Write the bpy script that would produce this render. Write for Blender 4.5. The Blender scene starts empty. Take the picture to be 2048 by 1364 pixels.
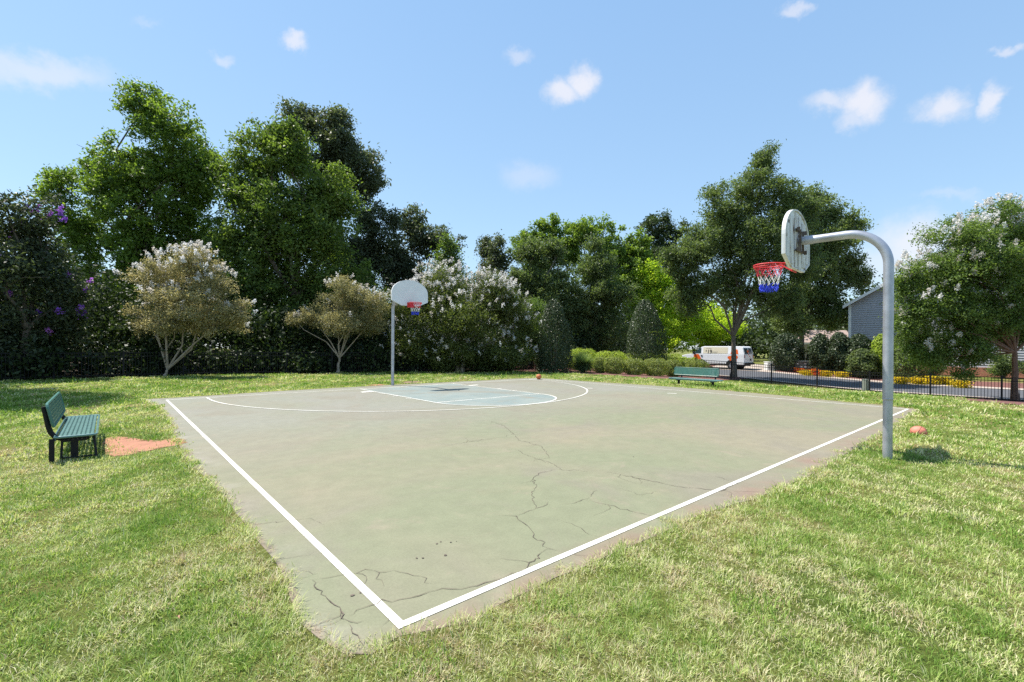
import bpy, bmesh, math, random
import numpy as np
from mathutils import Vector, Matrix

random.seed(7)
RNG = np.random.default_rng(11)
SC = bpy.context.scene
COL = SC.collection

# ------------------------------------------------------------------ camera, sky, sun, exposure
F = 929.0            # focal length in pixels of the 2048 px wide photograph
HZ = 693.0           # image row of the horizon
EYE = 1.578
cam_d = bpy.data.cameras.new('camera')
cam = bpy.data.objects.new('camera', cam_d)
COL.objects.link(cam)
cam_d.sensor_width = 36.0
cam_d.sensor_fit = 'HORIZONTAL'
cam_d.lens = F / 2048 * 36
cam_d.shift_y = (HZ - 682) / 2048
cam_d.clip_start = 0.05
cam_d.clip_end = 2000
cam.location = (0, 0, EYE)
cam.rotation_euler = (math.radians(90), -0.006, 0)
SC.camera = cam

SUN_AZ = math.atan2(-0.92, 0.39)      # from +Y towards +X
SUN_EL = math.radians(63)
sun_vec = Vector((math.sin(SUN_AZ) * math.cos(SUN_EL), math.cos(SUN_AZ) * math.cos(SUN_EL), math.sin(SUN_EL)))
sun_d = bpy.data.lights.new('sun', 'SUN')
sun_d.energy = 4.4
sun_d.angle = math.radians(0.5)
sun_d.color = (1.0, 0.95, 0.86)
sun = bpy.data.objects.new('sun', sun_d)
COL.objects.link(sun)
sun.location = sun_vec * 60
sun.rotation_euler = (-sun_vec).to_track_quat('-Z', 'Y').to_euler()

SC.view_settings.view_transform = 'Standard'
SC.view_settings.look = 'None'
SC.view_settings.gamma = 1.0
SC.view_settings.use_curve_mapping = False
SC.view_settings.exposure = 0.9
SC.cycles.max_bounces = 8
SC.cycles.diffuse_bounces = 3
SC.cycles.transmission_bounces = 4
SC.cycles.use_denoising = False


def px_dir(px, py):
    return Vector(((px - 1024) / F, 1.0, (HZ - py) / F)).normalized()


world = bpy.data.worlds.new('World')
SC.world = world
world.use_nodes = True
wt = world.node_tree
for n in list(wt.nodes):
    wt.nodes.remove(n)


def wn(t, **kw):
    n = wt.nodes.new(t)
    for k, v in kw.items():
        setattr(n, k, v)
    return n


def wl(a, b):
    wt.links.new(a, b)


w_out = wn('ShaderNodeOutputWorld')
w_bg = wn('ShaderNodeBackground')
w_bg.inputs['Strength'].default_value = 0.14
sky = wn('ShaderNodeTexSky', sky_type='NISHITA')
sky.sun_disc = False
sky.sun_elevation = SUN_EL
sky.sun_rotation = SUN_AZ
sky.altitude = 200
sky.air_density = 1.0
sky.dust_density = 0.4
sky.ozone_density = 2.0
tint = wn('ShaderNodeMix', data_type='RGBA', blend_type='MULTIPLY')
tint.inputs[0].default_value = 1.0
tint.inputs[7].default_value = (1.13, 1.10, 0.86, 1)
wl(sky.outputs[0], tint.inputs[6])
tc = wn('ShaderNodeTexCoord')
zsep = wn('ShaderNodeSeparateXYZ'); wl(tc.outputs['Generated'], zsep.inputs[0])
zr = wn('ShaderNodeValToRGB')
zr.color_ramp.elements[0].position = 0.0; zr.color_ramp.elements[0].color = (1.92, 2.62, 3.72, 1)
zr.color_ramp.elements[1].position = 0.6; zr.color_ramp.elements[1].color = (1.18, 2.08, 3.6, 1)
e = zr.color_ramp.elements.new(0.25); e.color = (1.48, 2.37, 3.72, 1)
wl(zsep.outputs[2], zr.inputs[0])
skymix = wn('ShaderNodeMix', data_type='RGBA'); skymix.inputs[0].default_value = 0.7
wl(tint.outputs[2], skymix.inputs[6]); wl(zr.outputs[0], skymix.inputs[7])
nz = wn('ShaderNodeTexNoise')
nz.inputs['Scale'].default_value = 24.0
nz.inputs['Detail'].default_value = 7.0
nz.inputs['Roughness'].default_value = 0.62
wl(tc.outputs['Generated'], nz.inputs['Vector'])
sub = wn('ShaderNodeVectorMath', operation='SUBTRACT')
wl(nz.outputs['Color'], sub.inputs[0])
sub.inputs[1].default_value = (0.5, 0.5, 0.5)
mul = wn('ShaderNodeVectorMath', operation='SCALE')
wl(sub.outputs[0], mul.inputs[0])
mul.inputs['Scale'].default_value = 0.055
warp = wn('ShaderNodeVectorMath', operation='ADD')
wl(tc.outputs['Generated'], warp.inputs[0])
wl(mul.outputs[0], warp.inputs[1])
# small fair-weather clouds at fixed directions of the sky: (px, py, half width, half height, opacity)
CLOUDS = [(75, 148, 104, 28, 0.46), (585, 84, 23, 15, 0.64), (1030, 112, 26, 12, 0.37), (1122, 185, 33, 21, 0.73), (1160, 165, 26, 26, 0.77), (1655, 200, 38, 19, 0.57), (1722, 205, 40, 32, 0.77), (1700, 238, 27, 18, 0.49), (1880, 212, 36, 26, 0.69), (1978, 200, 18, 26, 0.69), (1588, 8, 26, 12, 0.49), (2013, 86, 17, 10, 0.49), (1055, 350, 47, 26, 0.26), (1822, 480, 61, 50, 0.69), (1770, 520, 46, 46, 0.44), (437, 120, 18, 11, 0.37), (1900, 385, 46, 11, 0.2), (290, 55, 23, 9, 0.15)]
acc = None
for cx, cy, rw, rh, op in CLOUDS:
    c = px_dir(cx, cy)
    r = Vector((1, 0, 0)); r = (r - c * r.dot(c)).normalized()
    u = c.cross(r) * -1
    cosc = c.y
    sw = rw / F * cosc; sh = rh / F * cosc
    d = wn('ShaderNodeVectorMath', operation='SUBTRACT')
    wl(warp.outputs[0], d.inputs[0]); d.inputs[1].default_value = c
    dr = wn('ShaderNodeVectorMath', operation='DOT_PRODUCT'); wl(d.outputs[0], dr.inputs[0]); dr.inputs[1].default_value = r / sw
    du = wn('ShaderNodeVectorMath', operation='DOT_PRODUCT'); wl(d.outputs[0], du.inputs[0]); du.inputs[1].default_value = u / sh
    dc = wn('ShaderNodeVectorMath', operation='DOT_PRODUCT'); wl(d.outputs[0], dc.inputs[0]); dc.inputs[1].default_value = c / 0.4
    cb = wn('ShaderNodeCombineXYZ')
    wl(dr.outputs['Value'], cb.inputs[0]); wl(du.outputs['Value'], cb.inputs[1]); wl(dc.outputs['Value'], cb.inputs[2])
    ln = wn('ShaderNodeVectorMath', operation='LENGTH'); wl(cb.outputs[0], ln.inputs[0])
    mr = wn('ShaderNodeMapRange', interpolation_type='SMOOTHSTEP')
    wl(ln.outputs['Value'], mr.inputs['Value'])
    mr.inputs['From Min'].default_value = 1.55; mr.inputs['From Max'].default_value = 0.25
    mr.inputs['To Min'].default_value = 0.0; mr.inputs['To Max'].default_value = op
    if acc is None:
        acc = mr.outputs[0]
    else:
        mx = wn('ShaderNodeMath', operation='MAXIMUM')
        wl(acc, mx.inputs[0]); wl(mr.outputs[0], mx.inputs[1])
        acc = mx.outputs[0]
cl = wn('ShaderNodeMix', data_type='RGBA')
wl(acc, cl.inputs[0]); wl(skymix.outputs[2], cl.inputs[6])
cl.inputs[7].default_value = (3.75, 3.65, 3.8, 1)
wl(cl.outputs[2], w_bg.inputs['Color'])
wl(w_bg.outputs[0], w_out.inputs[0])

# ------------------------------------------------------------------ frames of reference
CX0, CY0, CYAW = -0.616, 2.616, 0.715     # near left corner of the court lines, and the court's turn
CW, CL = 14.523, 13.951
cY, sY = math.cos(CYAW), math.sin(CYAW)


def to_world(X, Y):
    return CX0 + cY * X - sY * Y, CY0 + sY * X + cY * Y


def to_court(x, y):
    dx = x - CX0; dy = y - CY0
    return cY * dx + sY * dy, -sY * dx + cY * dy


def ss(t):
    t = np.clip(t, 0, 1)
    return t * t * (3 - 2 * t)


def ground_z(x, y):
    X, Y = to_court(np.asarray(x, float), np.asarray(y, float))
    P = -0.9 + 0.5 * ss((Y - 3) / 13)
    P = P + .38 * ss((Y - 14) / 7) * (1 - ss((X - 28) / 6))
    z = P * ss((X - 18.0) / 12.3)
    z = z + 0.42 * ss((X - 41.4) / 5.5)
    return z


def gz(x, y):
    return float(ground_z(x, y))


def G(px, py):
    """the point of the ground seen at a pixel of the photograph"""
    a = (px - 1024) / F; b = (HZ - py) / F
    prev = 0.5
    for d in np.arange(1.0, 140, 0.1):
        if EYE + b * d <= gz(a * d, d):
            return Vector((a * d, d, gz(a * d, d)))
    d = 140
    return Vector((a * d, d, gz(a * d, d)))


def AT(px, py, d):
    return Vector(((px - 1024) / F * d, d, EYE + (HZ - py) / F * d))


def CP(px, py):
    """pixel to court coordinates on the flat court"""
    d = F * EYE / (py - HZ)
    return to_court((px - 1024) / F * d, d)


def px_of(x, y, z):
    return 1024 + F * x / y, HZ - F * (z - EYE) / y


# ------------------------------------------------------------------ materials
MATS = {}


def mat(name):
    m = bpy.data.materials.new(name)
    m.use_nodes = True
    nt = m.node_tree
    p = nt.nodes['Principled BSDF']
    MATS[name] = m
    return m, nt, p


def plain(name, col, rough=0.6, metal=0.0, var=0.12, scale=6.0, bump=0.0, spec=0.5):
    m, nt, p = mat(name)
    p.inputs['Roughness'].default_value = rough
    p.inputs['Metallic'].default_value = metal
    p.inputs['Specular IOR Level'].default_value = spec
    t = nt.nodes.new('ShaderNodeTexCoord')
    n = nt.nodes.new('ShaderNodeTexNoise')
    n.inputs['Scale'].default_value = scale
    n.inputs['Detail'].default_value = 6
    nt.links.new(t.outputs['Object'], n.inputs['Vector'])
    r = nt.nodes.new('ShaderNodeValToRGB')
    r.color_ramp.elements[0].position = 0.3
    r.color_ramp.elements[1].position = 0.7
    r.color_ramp.elements[0].color = [c * (1 - var) for c in col] + [1]
    r.color_ramp.elements[1].color = [min(1, c * (1 + var)) for c in col] + [1]
    nt.links.new(n.outputs['Fac'], r.inputs[0])
    nt.links.new(r.outputs[0], p.inputs['Base Color'])
    if bump:
        b = nt.nodes.new('ShaderNodeBump')
        b.inputs['Strength'].default_value = bump
        b.inputs['Distance'].default_value = 0.02
        nt.links.new(n.outputs['Fac'], b.inputs['Height'])
        nt.links.new(b.outputs[0], p.inputs['Normal'])
    return m


def leafy(name, cols, trans=0.35, tcol=None, rough=0.5, spec=0.28):
    """leaf or blade: colour by the per-face number 'tint', light also passes through"""
    m, nt, p = mat(name)
    a = nt.nodes.new('ShaderNodeAttribute'); a.attribute_name = 'tint'
    r = nt.nodes.new('ShaderNodeValToRGB')
    el = r.color_ramp.elements
    while len(el) < len(cols):
        el.new(0.5)
    for i, c in enumerate(cols):
        el[i].position = i / (len(cols) - 1)
        el[i].color = list(c) + [1]
    nt.links.new(a.outputs['Fac'], r.inputs[0])
    nt.links.new(r.outputs[0], p.inputs['Base Color'])
    p.inputs['Roughness'].default_value = rough
    p.inputs['Specular IOR Level'].default_value = spec
    tr = nt.nodes.new('ShaderNodeBsdfTranslucent')
    mm = nt.nodes.new('ShaderNodeMix'); mm.data_type = 'RGBA'; mm.blend_type = 'MULTIPLY'
    mm.inputs[0].default_value = 1.0
    nt.links.new(r.outputs[0], mm.inputs[6])
    mm.inputs[7].default_value = list(tcol or (1.6, 1.75, 0.8)) + [1]
    nt.links.new(mm.outputs[2], tr.inputs[0])
    mix = nt.nodes.new('ShaderNodeMixShader')
    mix.inputs[0].default_value = trans
    nt.links.new(p.outputs[0], mix.inputs[1])
    nt.links.new(tr.outputs[0], mix.inputs[2])
    nt.links.new(mix.outputs[0], nt.nodes['Material Output'].inputs[0])
    return m


M_BARK = plain('bark', (.13, .105, .08), .9, var=.35, scale=9, bump=.6)
M_BARKPALE = plain('pale_bark', (.34, .28, .22), .8, var=.25, scale=5, bump=.3)
M_BARKRED = plain('red_brown_bark', (.17, .09, .06), .8, var=.3, scale=5, bump=.3)
M_DARKMETAL = plain('black_metal', (.008, .008, .010), .6, var=.2, spec=.3)
M_WHITE = plain('white_trim', (.78, .78, .77), .6, var=.04)
M_LEAF_MID = leafy('mid_green_leaf', [(.055, .085, .024), (.115, .17, .04), (.215, .28, .06)], .40)
M_LEAF_BRIGHT = leafy('bright_green_leaf', [(.075, .125, .028), (.15, .23, .045), (.28, .37, .075)], .46, (1.55, 1.6, .7))
M_LEAF_DARK = leafy('dark_green_leaf', [(.04, .06, .028), (.065, .095, .04), (.11, .145, .055)], .3)
M_LEAF_GREY = leafy('grey_green_leaf', [(.06, .075, .045), (.10, .12, .068), (.17, .19, .11)], .34)
M_LEAF_OAK = leafy('oak_leaf', [(.068, .098, .042), (.132, .172, .068), (.23, .28, .115)], .4)
M_LEAF_YELLOW = leafy('yellow_green_leaf', [(.25, .36, .035), (.42, .52, .055), (.60, .62, .08)], .5)
M_LEAF_BRONZE = leafy('bronze_leaf', [(.17, .18, .085), (.38, .345, .17), (.60, .53, .33)], .40, (1.25, 1.2, .9))
M_LEAF_CRAPE = leafy('crape_leaf', [(0.055, 0.073, 0.024), (0.103, 0.133, 0.036), (0.193, 0.193, 0.061)], .33)
M_LEAF_CRAPEG = leafy('crape_green_leaf', [(.065, .105, .03), (.14, .205, .055), (.25, .315, .10)], .4)
M_LEAF_HOLLY = leafy('holly_leaf', [(.035, .055, .026), (.058, .085, .038), (.105, .135, .06)], .2, rough=.42, spec=.4)
M_LEAF_HEDGE = leafy('hedge_leaf', [(.17, .24, .04), (.34, .42, .07), (.52, .56, .12)], .42)
M_LEAF_HEDGEDK = leafy('hedge_dark_leaf', [(.11, .15, .04), (.24, .28, .08), (.46, .44, .17)], .36)
M_LEAF_PURPLE = leafy('purplish_leaf', [(.035, .048, .03), (.065, .085, .045), (.12, .145, .065)], .3)
M_BLOOM_WHITE = leafy('white_bloom', [(.62, .54, .44), (.80, .77, .74), (.85, .85, .87)], .45, (1, 1, 1), .8, .1)
M_BLOOM_PURPLE = leafy('purple_bloom', [(.22, .09, .55), (.40, .16, .72), (.66, .27, .74)], .45, (1, 1, 1), .8, .1)
M_BLOOM_YELLOW = leafy('yellow_bloom', [(.20, .24, .03), (.65, .46, .02), (.80, .58, .03)], .25, (1, 1, 1), .8, .1)
M_BLOOM_RED = leafy('red_bloom', [(.16, .2, .03), (.65, .07, .03), (.75, .22, .03)], .25, (1, 1, 1), .8, .1)
M_GRASS = leafy('grass_blade', [(.15, .265, .042), (.31, .41, .10), (.53, .57, .23), (.74, .69, .45), (.46, .35, .23)], .36, (1.2, 1.28, .75), .6, .2)
M_GRASSTALL = leafy('fountain_grass', [(.08, .14, .05), (.15, .22, .08), (.30, .34, .14)], .3)
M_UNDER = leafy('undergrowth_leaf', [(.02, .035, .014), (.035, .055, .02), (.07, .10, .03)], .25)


def ground_material():
    m, nt, p = mat('lawn_ground')
    L = nt.links.new
    t = nt.nodes.new('ShaderNodeTexCoord')

    def noise(s, d=6, r=.6):
        n = nt.nodes.new('ShaderNodeTexNoise')
        n.inputs['Scale'].default_value = s; n.inputs['Detail'].default_value = d; n.inputs['Roughness'].default_value = r
        L(t.outputs['Object'], n.inputs['Vector'])
        return n

    def ramp(n, stops):
        r = nt.nodes.new('ShaderNodeValToRGB')
        while len(r.color_ramp.elements) < len(stops):
            r.color_ramp.elements.new(.5)
        for e, (q, c) in zip(r.color_ramp.elements, stops):
            e.position = q; e.color = list(c) + [1]
        L(n.outputs['Fac'], r.inputs[0])
        return r
    a = ramp(noise(0.55, 5), [(.35, (.09, .125, .026)), (.5, (.15, .165, .045)), (.66, (.22, .17, .085))])
    b = ramp(noise(38, 8, .75), [(.3, (.45, .5, .4)), (.5, (.95, .95, .9)), (.72, (1.45, 1.4, 1.3))])
    mx = nt.nodes.new('ShaderNodeMix'); mx.data_type = 'RGBA'; mx.blend_type = 'MULTIPLY'; mx.inputs[0].default_value = 1
    L(a.outputs[0], mx.inputs[6]); L(b.outputs[0], mx.inputs[7])
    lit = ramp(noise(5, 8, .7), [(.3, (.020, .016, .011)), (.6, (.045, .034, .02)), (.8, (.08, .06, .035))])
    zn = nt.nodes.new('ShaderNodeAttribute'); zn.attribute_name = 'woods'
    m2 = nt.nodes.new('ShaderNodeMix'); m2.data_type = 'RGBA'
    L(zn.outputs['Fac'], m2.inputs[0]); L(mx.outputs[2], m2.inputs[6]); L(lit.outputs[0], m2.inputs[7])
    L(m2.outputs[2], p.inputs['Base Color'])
    p.inputs['Roughness'].default_value = .95
    p.inputs['Specular IOR Level'].default_value = .1
    bp = nt.nodes.new('ShaderNodeBump'); bp.inputs['Strength'].default_value = .8; bp.inputs['Distance'].default_value = .05
    L(noise(30, 8, .75).outputs['Fac'], bp.inputs['Height']); L(bp.outputs[0], p.inputs['Normal'])
    return m


def court_material(name, blue):
    m, nt, p = mat(name)
    L = nt.links.new
    t = nt.nodes.new('ShaderNodeTexCoord')
    sep = nt.nodes.new('ShaderNodeSeparateXYZ'); L(t.outputs['Object'], sep.inputs[0])

    def noise(s, d=6, r=.6, dist=0.0):
        n = nt.nodes.new('ShaderNodeTexNoise')
        n.inputs['Scale'].default_value = s; n.inputs['Detail'].default_value = d; n.inputs['Roughness'].default_value = r
        n.inputs['Distortion'].default_value = dist
        L(t.outputs['Object'], n.inputs['Vector'])
        return n

    def mr(src, a, b, c=0., d=1.):
        n = nt.nodes.new('ShaderNodeMapRange'); n.interpolation_type = 'SMOOTHSTEP'
        L(src, n.inputs['Value'])
        n.inputs['From Min'].default_value = a; n.inputs['From Max'].default_value = b
        n.inputs['To Min'].default_value = c; n.inputs['To Max'].default_value = d
        return n.outputs[0]

    def mixc(f, a, b, mode='MIX'):
        n = nt.nodes.new('ShaderNodeMix'); n.data_type = 'RGBA'; n.blend_type = mode
        if isinstance(f, float):
            n.inputs[0].default_value = f
        else:
            L(f, n.inputs[0])
        for s, v in ((6, a), (7, b)):
            if isinstance(v, tuple):
                n.inputs[s].default_value = list(v) + [1]
            else:
                L(v, n.inputs[s])
        return n.outputs[2]

    def math_(op, a, b):
        n = nt.nodes.new('ShaderNodeMath'); n.operation = op; n.use_clamp = True
        for s, v in ((0, a), (1, b)):
            if isinstance(v, float):
                n.inputs[s].default_value = v
            else:
                L(v, n.inputs[s])
        return n.outputs[0]
    if blue:
        base = mixc(mr(noise(.9).outputs['Fac'], .35, .65), (.185, .225, .215), (.225, .255, .235))
    else:
        far = mr(sep.outputs[1], 3.0, 9.5)
        big = mr(noise(.22, 4, .55, .6).outputs['Fac'], .38, .62)
        green = mixc(big, (.192, .200, .126), (.232, .208, .145))
        grey = mixc(big, (.228, .220, .186), (.214, .214, .170))
        f = math_('MULTIPLY', far, mr(noise(.35, 3).outputs['Fac'], .25, .6, .45, 1.))
        base = mixc(f, green, grey)
        # soil washed over the margin outside the near line and along the right of it
        out = mr(sep.outputs[1], .15, -.25)
        so = math_('MULTIPLY', out, mr(noise(.9, 5).outputs['Fac'], .40, .60))
        base = mixc(so, base, (.235, .165, .125))
        edge = mr(noise(.5, 5, .6).outputs['Fac'], .56, .74, 0., .55)
        base = mixc(math_('MULTIPLY', edge, mr(sep.outputs[1], 5., .5)), base, (.30, .235, .16))
        outx = math_('MULTIPLY', mr(sep.outputs[0], .05, -.5), mr(noise(1.3, 5).outputs['Fac'], .45, .65))
        base = mixc(outx, base, (.29, .265, .22))
    ra = nt.nodes.new('ShaderNodeAttribute'); ra.attribute_name = 'rim'
    rn = nt.nodes.new('ShaderNodeMath'); rn.operation = 'MULTIPLY_ADD'
    L(noise(3.2, 8, .72).outputs['Fac'], rn.inputs[0]); rn.inputs[1].default_value = 2.6; L(ra.outputs['Fac'], rn.inputs[2])
    soil = mixc(mr(noise(11, 5, .7).outputs['Fac'], .35, .65), (.155, .115, .085), (.255, .20, .145))
    base = mixc(mr(rn.outputs[0], 1.75, 2.25, 0., .85), base, soil)
    smudge = mr(noise(.42, 6, .62, 1.2).outputs['Fac'], .44, .68, 0., .7)
    base = mixc(smudge, base, (.205, .184, .142))
    scuff = mr(noise(2.2, 7, .7, .8).outputs['Fac'], .54, .72, 0., .5)
    base = mixc(scuff, base, (.265, .222, .165))
    fine = mr(noise(60, 4, .7).outputs['Fac'], .3, .7, .93, 1.06)
    mid = mr(noise(4.5, 6, .65).outputs['Fac'], .3, .7, .94, 1.05)
    spots = mr(noise(17, 3, .5).outputs['Fac'], .73, .78, 1., .7)
    base = mixc(1.0, base, fine, 'MULTIPLY')
    base = mixc(1.0, base, mid, 'MULTIPLY')
    base = mixc(1.0, base, spots, 'MULTIPLY')
    L(base, p.inputs['Base Color'])
    p.inputs['Roughness'].default_value = .8
    p.inputs['Specular IOR Level'].default_value = .25
    bp = nt.nodes.new('ShaderNodeBump'); bp.inputs['Strength'].default_value = .12; bp.inputs['Distance'].default_value = .004
    L(noise(180, 3).outputs['Fac'], bp.inputs['Height']); L(bp.outputs[0], p.inputs['Normal'])
    return m


M_GROUND = ground_material()
M_COURT = court_material('court_paint', False)
M_KEY = court_material('key_paint', True)
M_LINE = plain('line_paint', (.80, .79, .76), .7, var=.05, scale=9)
def line_material():
    m, nt, p = mat('line_paint')
    t = nt.nodes.new('ShaderNodeTexCoord')

    def ns(sc, d, r):
        n = nt.nodes.new('ShaderNodeTexNoise'); n.inputs['Scale'].default_value = sc; n.inputs['Detail'].default_value = d; n.inputs['Roughness'].default_value = r
        nt.links.new(t.outputs['Object'], n.inputs['Vector'])
        return n

    def rp(n, stops):
        r = nt.nodes.new('ShaderNodeValToRGB')
        for e, (q, c) in zip(r.color_ramp.elements, stops):
            e.position = q; e.color = list(c) + [1]
        nt.links.new(n.outputs['Fac'], r.inputs[0])
        return r
    a = rp(ns(26, 6, .7), [(.56, (.77, .76, .71)), (.70, (.36, .34, .27))])
    b = rp(ns(1.1, 5, .6), [(.35, (.72, .69, .64)), (.65, (1, 1, 1))])
    mx = nt.nodes.new('ShaderNodeMix'); mx.data_type = 'RGBA'; mx.blend_type = 'MULTIPLY'; mx.inputs[0].default_value = 1
    nt.links.new(a.outputs[0], mx.inputs[6]); nt.links.new(b.outputs[0], mx.inputs[7])
    nt.links.new(mx.outputs[2], p.inputs['Base Color'])
    p.inputs['Roughness'].default_value = .75
    return m


M_LINE = line_material()
M_CRACK = plain('crack_dirt', (.115, .09, .07), .95, var=.4, scale=20)
M_DIRT = plain('red_dirt', (.36, .165, .10), .95, var=.16, scale=5, bump=.6)
M_SOIL = plain('brown_soil', (.2, .13, .09), .95, var=.3, scale=9, bump=.6)
M_MULCH = plain('red_mulch', (.15, .062, .05), .95, var=.45, scale=14, bump=.9)
M_ASPHALT = plain('asphalt', (.085, .088, .10), .85, var=.15, scale=3)
M_CONCRETE = plain('concrete', (.42, .35, .30), .85, var=.08, scale=2)
M_STEEL = plain('galvanised_steel', (.42, .43, .48), .42, .55, var=.2, scale=5)
M_BOARD = plain('white_board_paint', (.72, .73, .74), .5, var=.04, scale=4)


def rust_material():
    m, nt, p = mat('rusty_white_paint')
    L = nt.links.new
    t = nt.nodes.new('ShaderNodeTexCoord')
    mp = nt.nodes.new('ShaderNodeMapping'); mp.inputs['Scale'].default_value = (9, 9, 1.6)
    L(t.outputs['Object'], mp.inputs[0])
    n = nt.nodes.new('ShaderNodeTexNoise'); n.inputs['Scale'].default_value = 1.1; n.inputs['Detail'].default_value = 8; n.inputs['Roughness'].default_value = .65
    L(mp.outputs[0], n.inputs['Vector'])
    r = nt.nodes.new('ShaderNodeValToRGB')
    el = r.color_ramp.elements
    el.new(.5); el.new(.6)
    for e, (q, c) in zip(el, [(.34, (.05, .03, .022)), (.385, (.25, .15, .09)), (.43, (.62, .61, .60)), (.7, (.73, .73, .76))]):
        e.position = q; e.color = list(c) + [1]
    L(n.outputs['Fac'], r.inputs[0]); L(r.outputs[0], p.inputs['Base Color'])
    p.inputs['Roughness'].default_value = .7
    return m


M_RUSTY = rust_material()
M_RUST = plain('dark_rust', (.13, .10, .085), .9, var=.4, scale=12)
M_RED = plain('red_rim', (.62, .03, .035), .5, var=.08)
M_NETRED = plain('net_red', (.75, .05, .09), .8, var=.05)
M_NETWHITE = plain('net_white', (.8, .8, .78), .8, var=.05)
M_NETBLUE = plain('net_blue', (.03, .06, .6), .8, var=.05)
M_BENCH = plain('sunlit_bench_green', (.135, .245, .23), .24, var=.12, scale=10)  # bench green paled for the seat: sun glare put into the colour
M_BENCHBACK = plain('shaded_bench_green', (.055, .165, .135), .42, var=.12, scale=10)  # same bench green darkened for the backrest: its shade put into the colour
M_SIDING = plain('grey_siding', (.37, .37, .40), .7, var=.05, scale=1.5)
M_SHINGLE = plain('brown_shingle', (.33, .25, .215), .95, var=.18, scale=7, bump=.5)
M_BRICK = plain('foundation_brick', (.36, .15, .10), .9, var=.25, scale=12)
M_GLASS = plain('dark_glass', (.03, .06, .065), .06, var=.1, spec=.8)
M_VANWHITE = plain('van_white', (.80, .80, .82), .25, var=.02)
M_VANCREAM = plain('van_cream', (.66, .60, .46), .3, var=.06, scale=1)
M_ORANGE = plain('van_orange', (.80, .13, .02), .35, var=.1)
M_BLACK = plain('black_rubber', (.015, .015, .016), .7, var=.2)
M_INK = plain('dark_ink', (.03, .03, .03), .6, var=.1)
M_INKPALE = plain('pale_ink', (.30, .28, .22), .6, var=.1)
M_TAILRED = plain('tail_lamp_red', (.35, .02, .02), .2, var=.1)
M_PLATE = plain('dark_blue_plate', (.03, .035, .08), .4, var=.1)
M_BALL = plain('orange_ball', (.56, .17, .06), .6, var=.12, scale=20)
M_BALLRED = plain('faded_red_ball', (.62, .20, .13), .65, var=.14, scale=12)
M_BOXGREY = plain('grey_green_plastic', (.26, .28, .25), .6, var=.1)
M_MAILBOX = plain('bronze_mailbox', (.10, .10, .09), .5, var=.15)
M_DRYLEAF = plain('dry_leaf', (.45, .25, .16), .8, var=.2)


def feather(m):
    nt = m.node_tree
    out = nt.nodes['Material Output']; src = out.inputs[0].links[0].from_socket
    a = nt.nodes.new('ShaderNodeAttribute'); a.attribute_name = 'rim'
    t = nt.nodes.new('ShaderNodeTexCoord')
    n = nt.nodes.new('ShaderNodeTexNoise'); n.inputs['Scale'].default_value = 7; n.inputs['Detail'].default_value = 7; n.inputs['Roughness'].default_value = .7
    nt.links.new(t.outputs['Object'], n.inputs['Vector'])
    ad = nt.nodes.new('ShaderNodeMath'); ad.operation = 'MULTIPLY_ADD'
    nt.links.new(n.outputs['Fac'], ad.inputs[0]); ad.inputs[1].default_value = 2.2; nt.links.new(a.outputs['Fac'], ad.inputs[2])
    mr = nt.nodes.new('ShaderNodeMapRange'); nt.links.new(ad.outputs[0], mr.inputs['Value'])
    mr.inputs['From Min'].default_value = 1.35; mr.inputs['From Max'].default_value = 1.85
    tr = nt.nodes.new('ShaderNodeBsdfTransparent'); mx = nt.nodes.new('ShaderNodeMixShader')
    nt.links.new(mr.outputs[0], mx.inputs[0]); nt.links.new(src, mx.inputs[1]); nt.links.new(tr.outputs[0], mx.inputs[2])
    nt.links.new(mx.outputs[0], out.inputs[0])


feather(M_DIRT)
feather(M_SOIL)


# ------------------------------------------------------------------ object helpers
def link(name, me, parent=None, m=None):
    o = bpy.data.objects.new(name, me)
    COL.objects.link(o)
    if parent is not None:
        o.parent = parent
    if m is not None:
        for q in (m if isinstance(m, (list, tuple)) else [m]):
            me.materials.append(q)
    return o


def tag(o, label, cat, group=None):
    o['label'] = label
    o['category'] = cat
    if group:
        o['group'] = group
    return o


def struct(o):
    o['kind'] = 'structure'
    return o


def thing(name, loc, label, cat, group=None, rz=0.0):
    o = bpy.data.objects.new(name, None)
    COL.objects.link(o)
    o.empty_display_size = .2
    o.location = loc
    o.rotation_euler = (0, 0, rz)
    return tag(o, label, cat, group)


def dup(root, loc, rz, label, group=None):
    r = root.copy(); COL.objects.link(r)
    r.location = loc; r.rotation_euler = (0, 0, rz)
    r['label'] = label
    if group:
        r['group'] = group
    for ch in list(root.children):
        c = ch.copy(); COL.objects.link(c); c.parent = r
        for g in list(ch.children):
            d = g.copy(); COL.objects.link(d); d.parent = c
    return r


def mesh_np(name, verts, faces_n, tint=None, smooth=False, midx=None):
    """verts (N*k,3) laid out face by face with k corners each"""
    k = faces_n
    nv = len(verts); nf = nv // k
    me = bpy.data.meshes.new(name)
    me.vertices.add(nv)
    me.vertices.foreach_set('co', np.ascontiguousarray(verts, dtype=np.float32).ravel())
    me.loops.add(nv)
    me.loops.foreach_set('vertex_index', np.arange(nv, dtype=np.int32))
    me.polygons.add(nf)
    me.polygons.foreach_set('loop_start', np.arange(0, nv, k, dtype=np.int32))
    me.polygons.foreach_set('loop_total', np.full(nf, k, dtype=np.int32))
    if midx is not None:
        me.polygons.foreach_set('material_index', midx.astype(np.int32))
    if tint is not None:
        at = me.attributes.new('tint', 'FLOAT', 'FACE')
        at.data.foreach_set('value', np.clip(tint, 0, 1).astype(np.float32))
    me.update(calc_edges=True)
    return me


def mesh_py(name, verts, faces, smooth=False):
    me = bpy.data.meshes.new(name)
    me.from_pydata([tuple(v) for v in verts], [], faces)
    me.update()
    if smooth:
        me.polygons.foreach_set('use_smooth', [True] * len(me.polygons))
    return me


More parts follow.
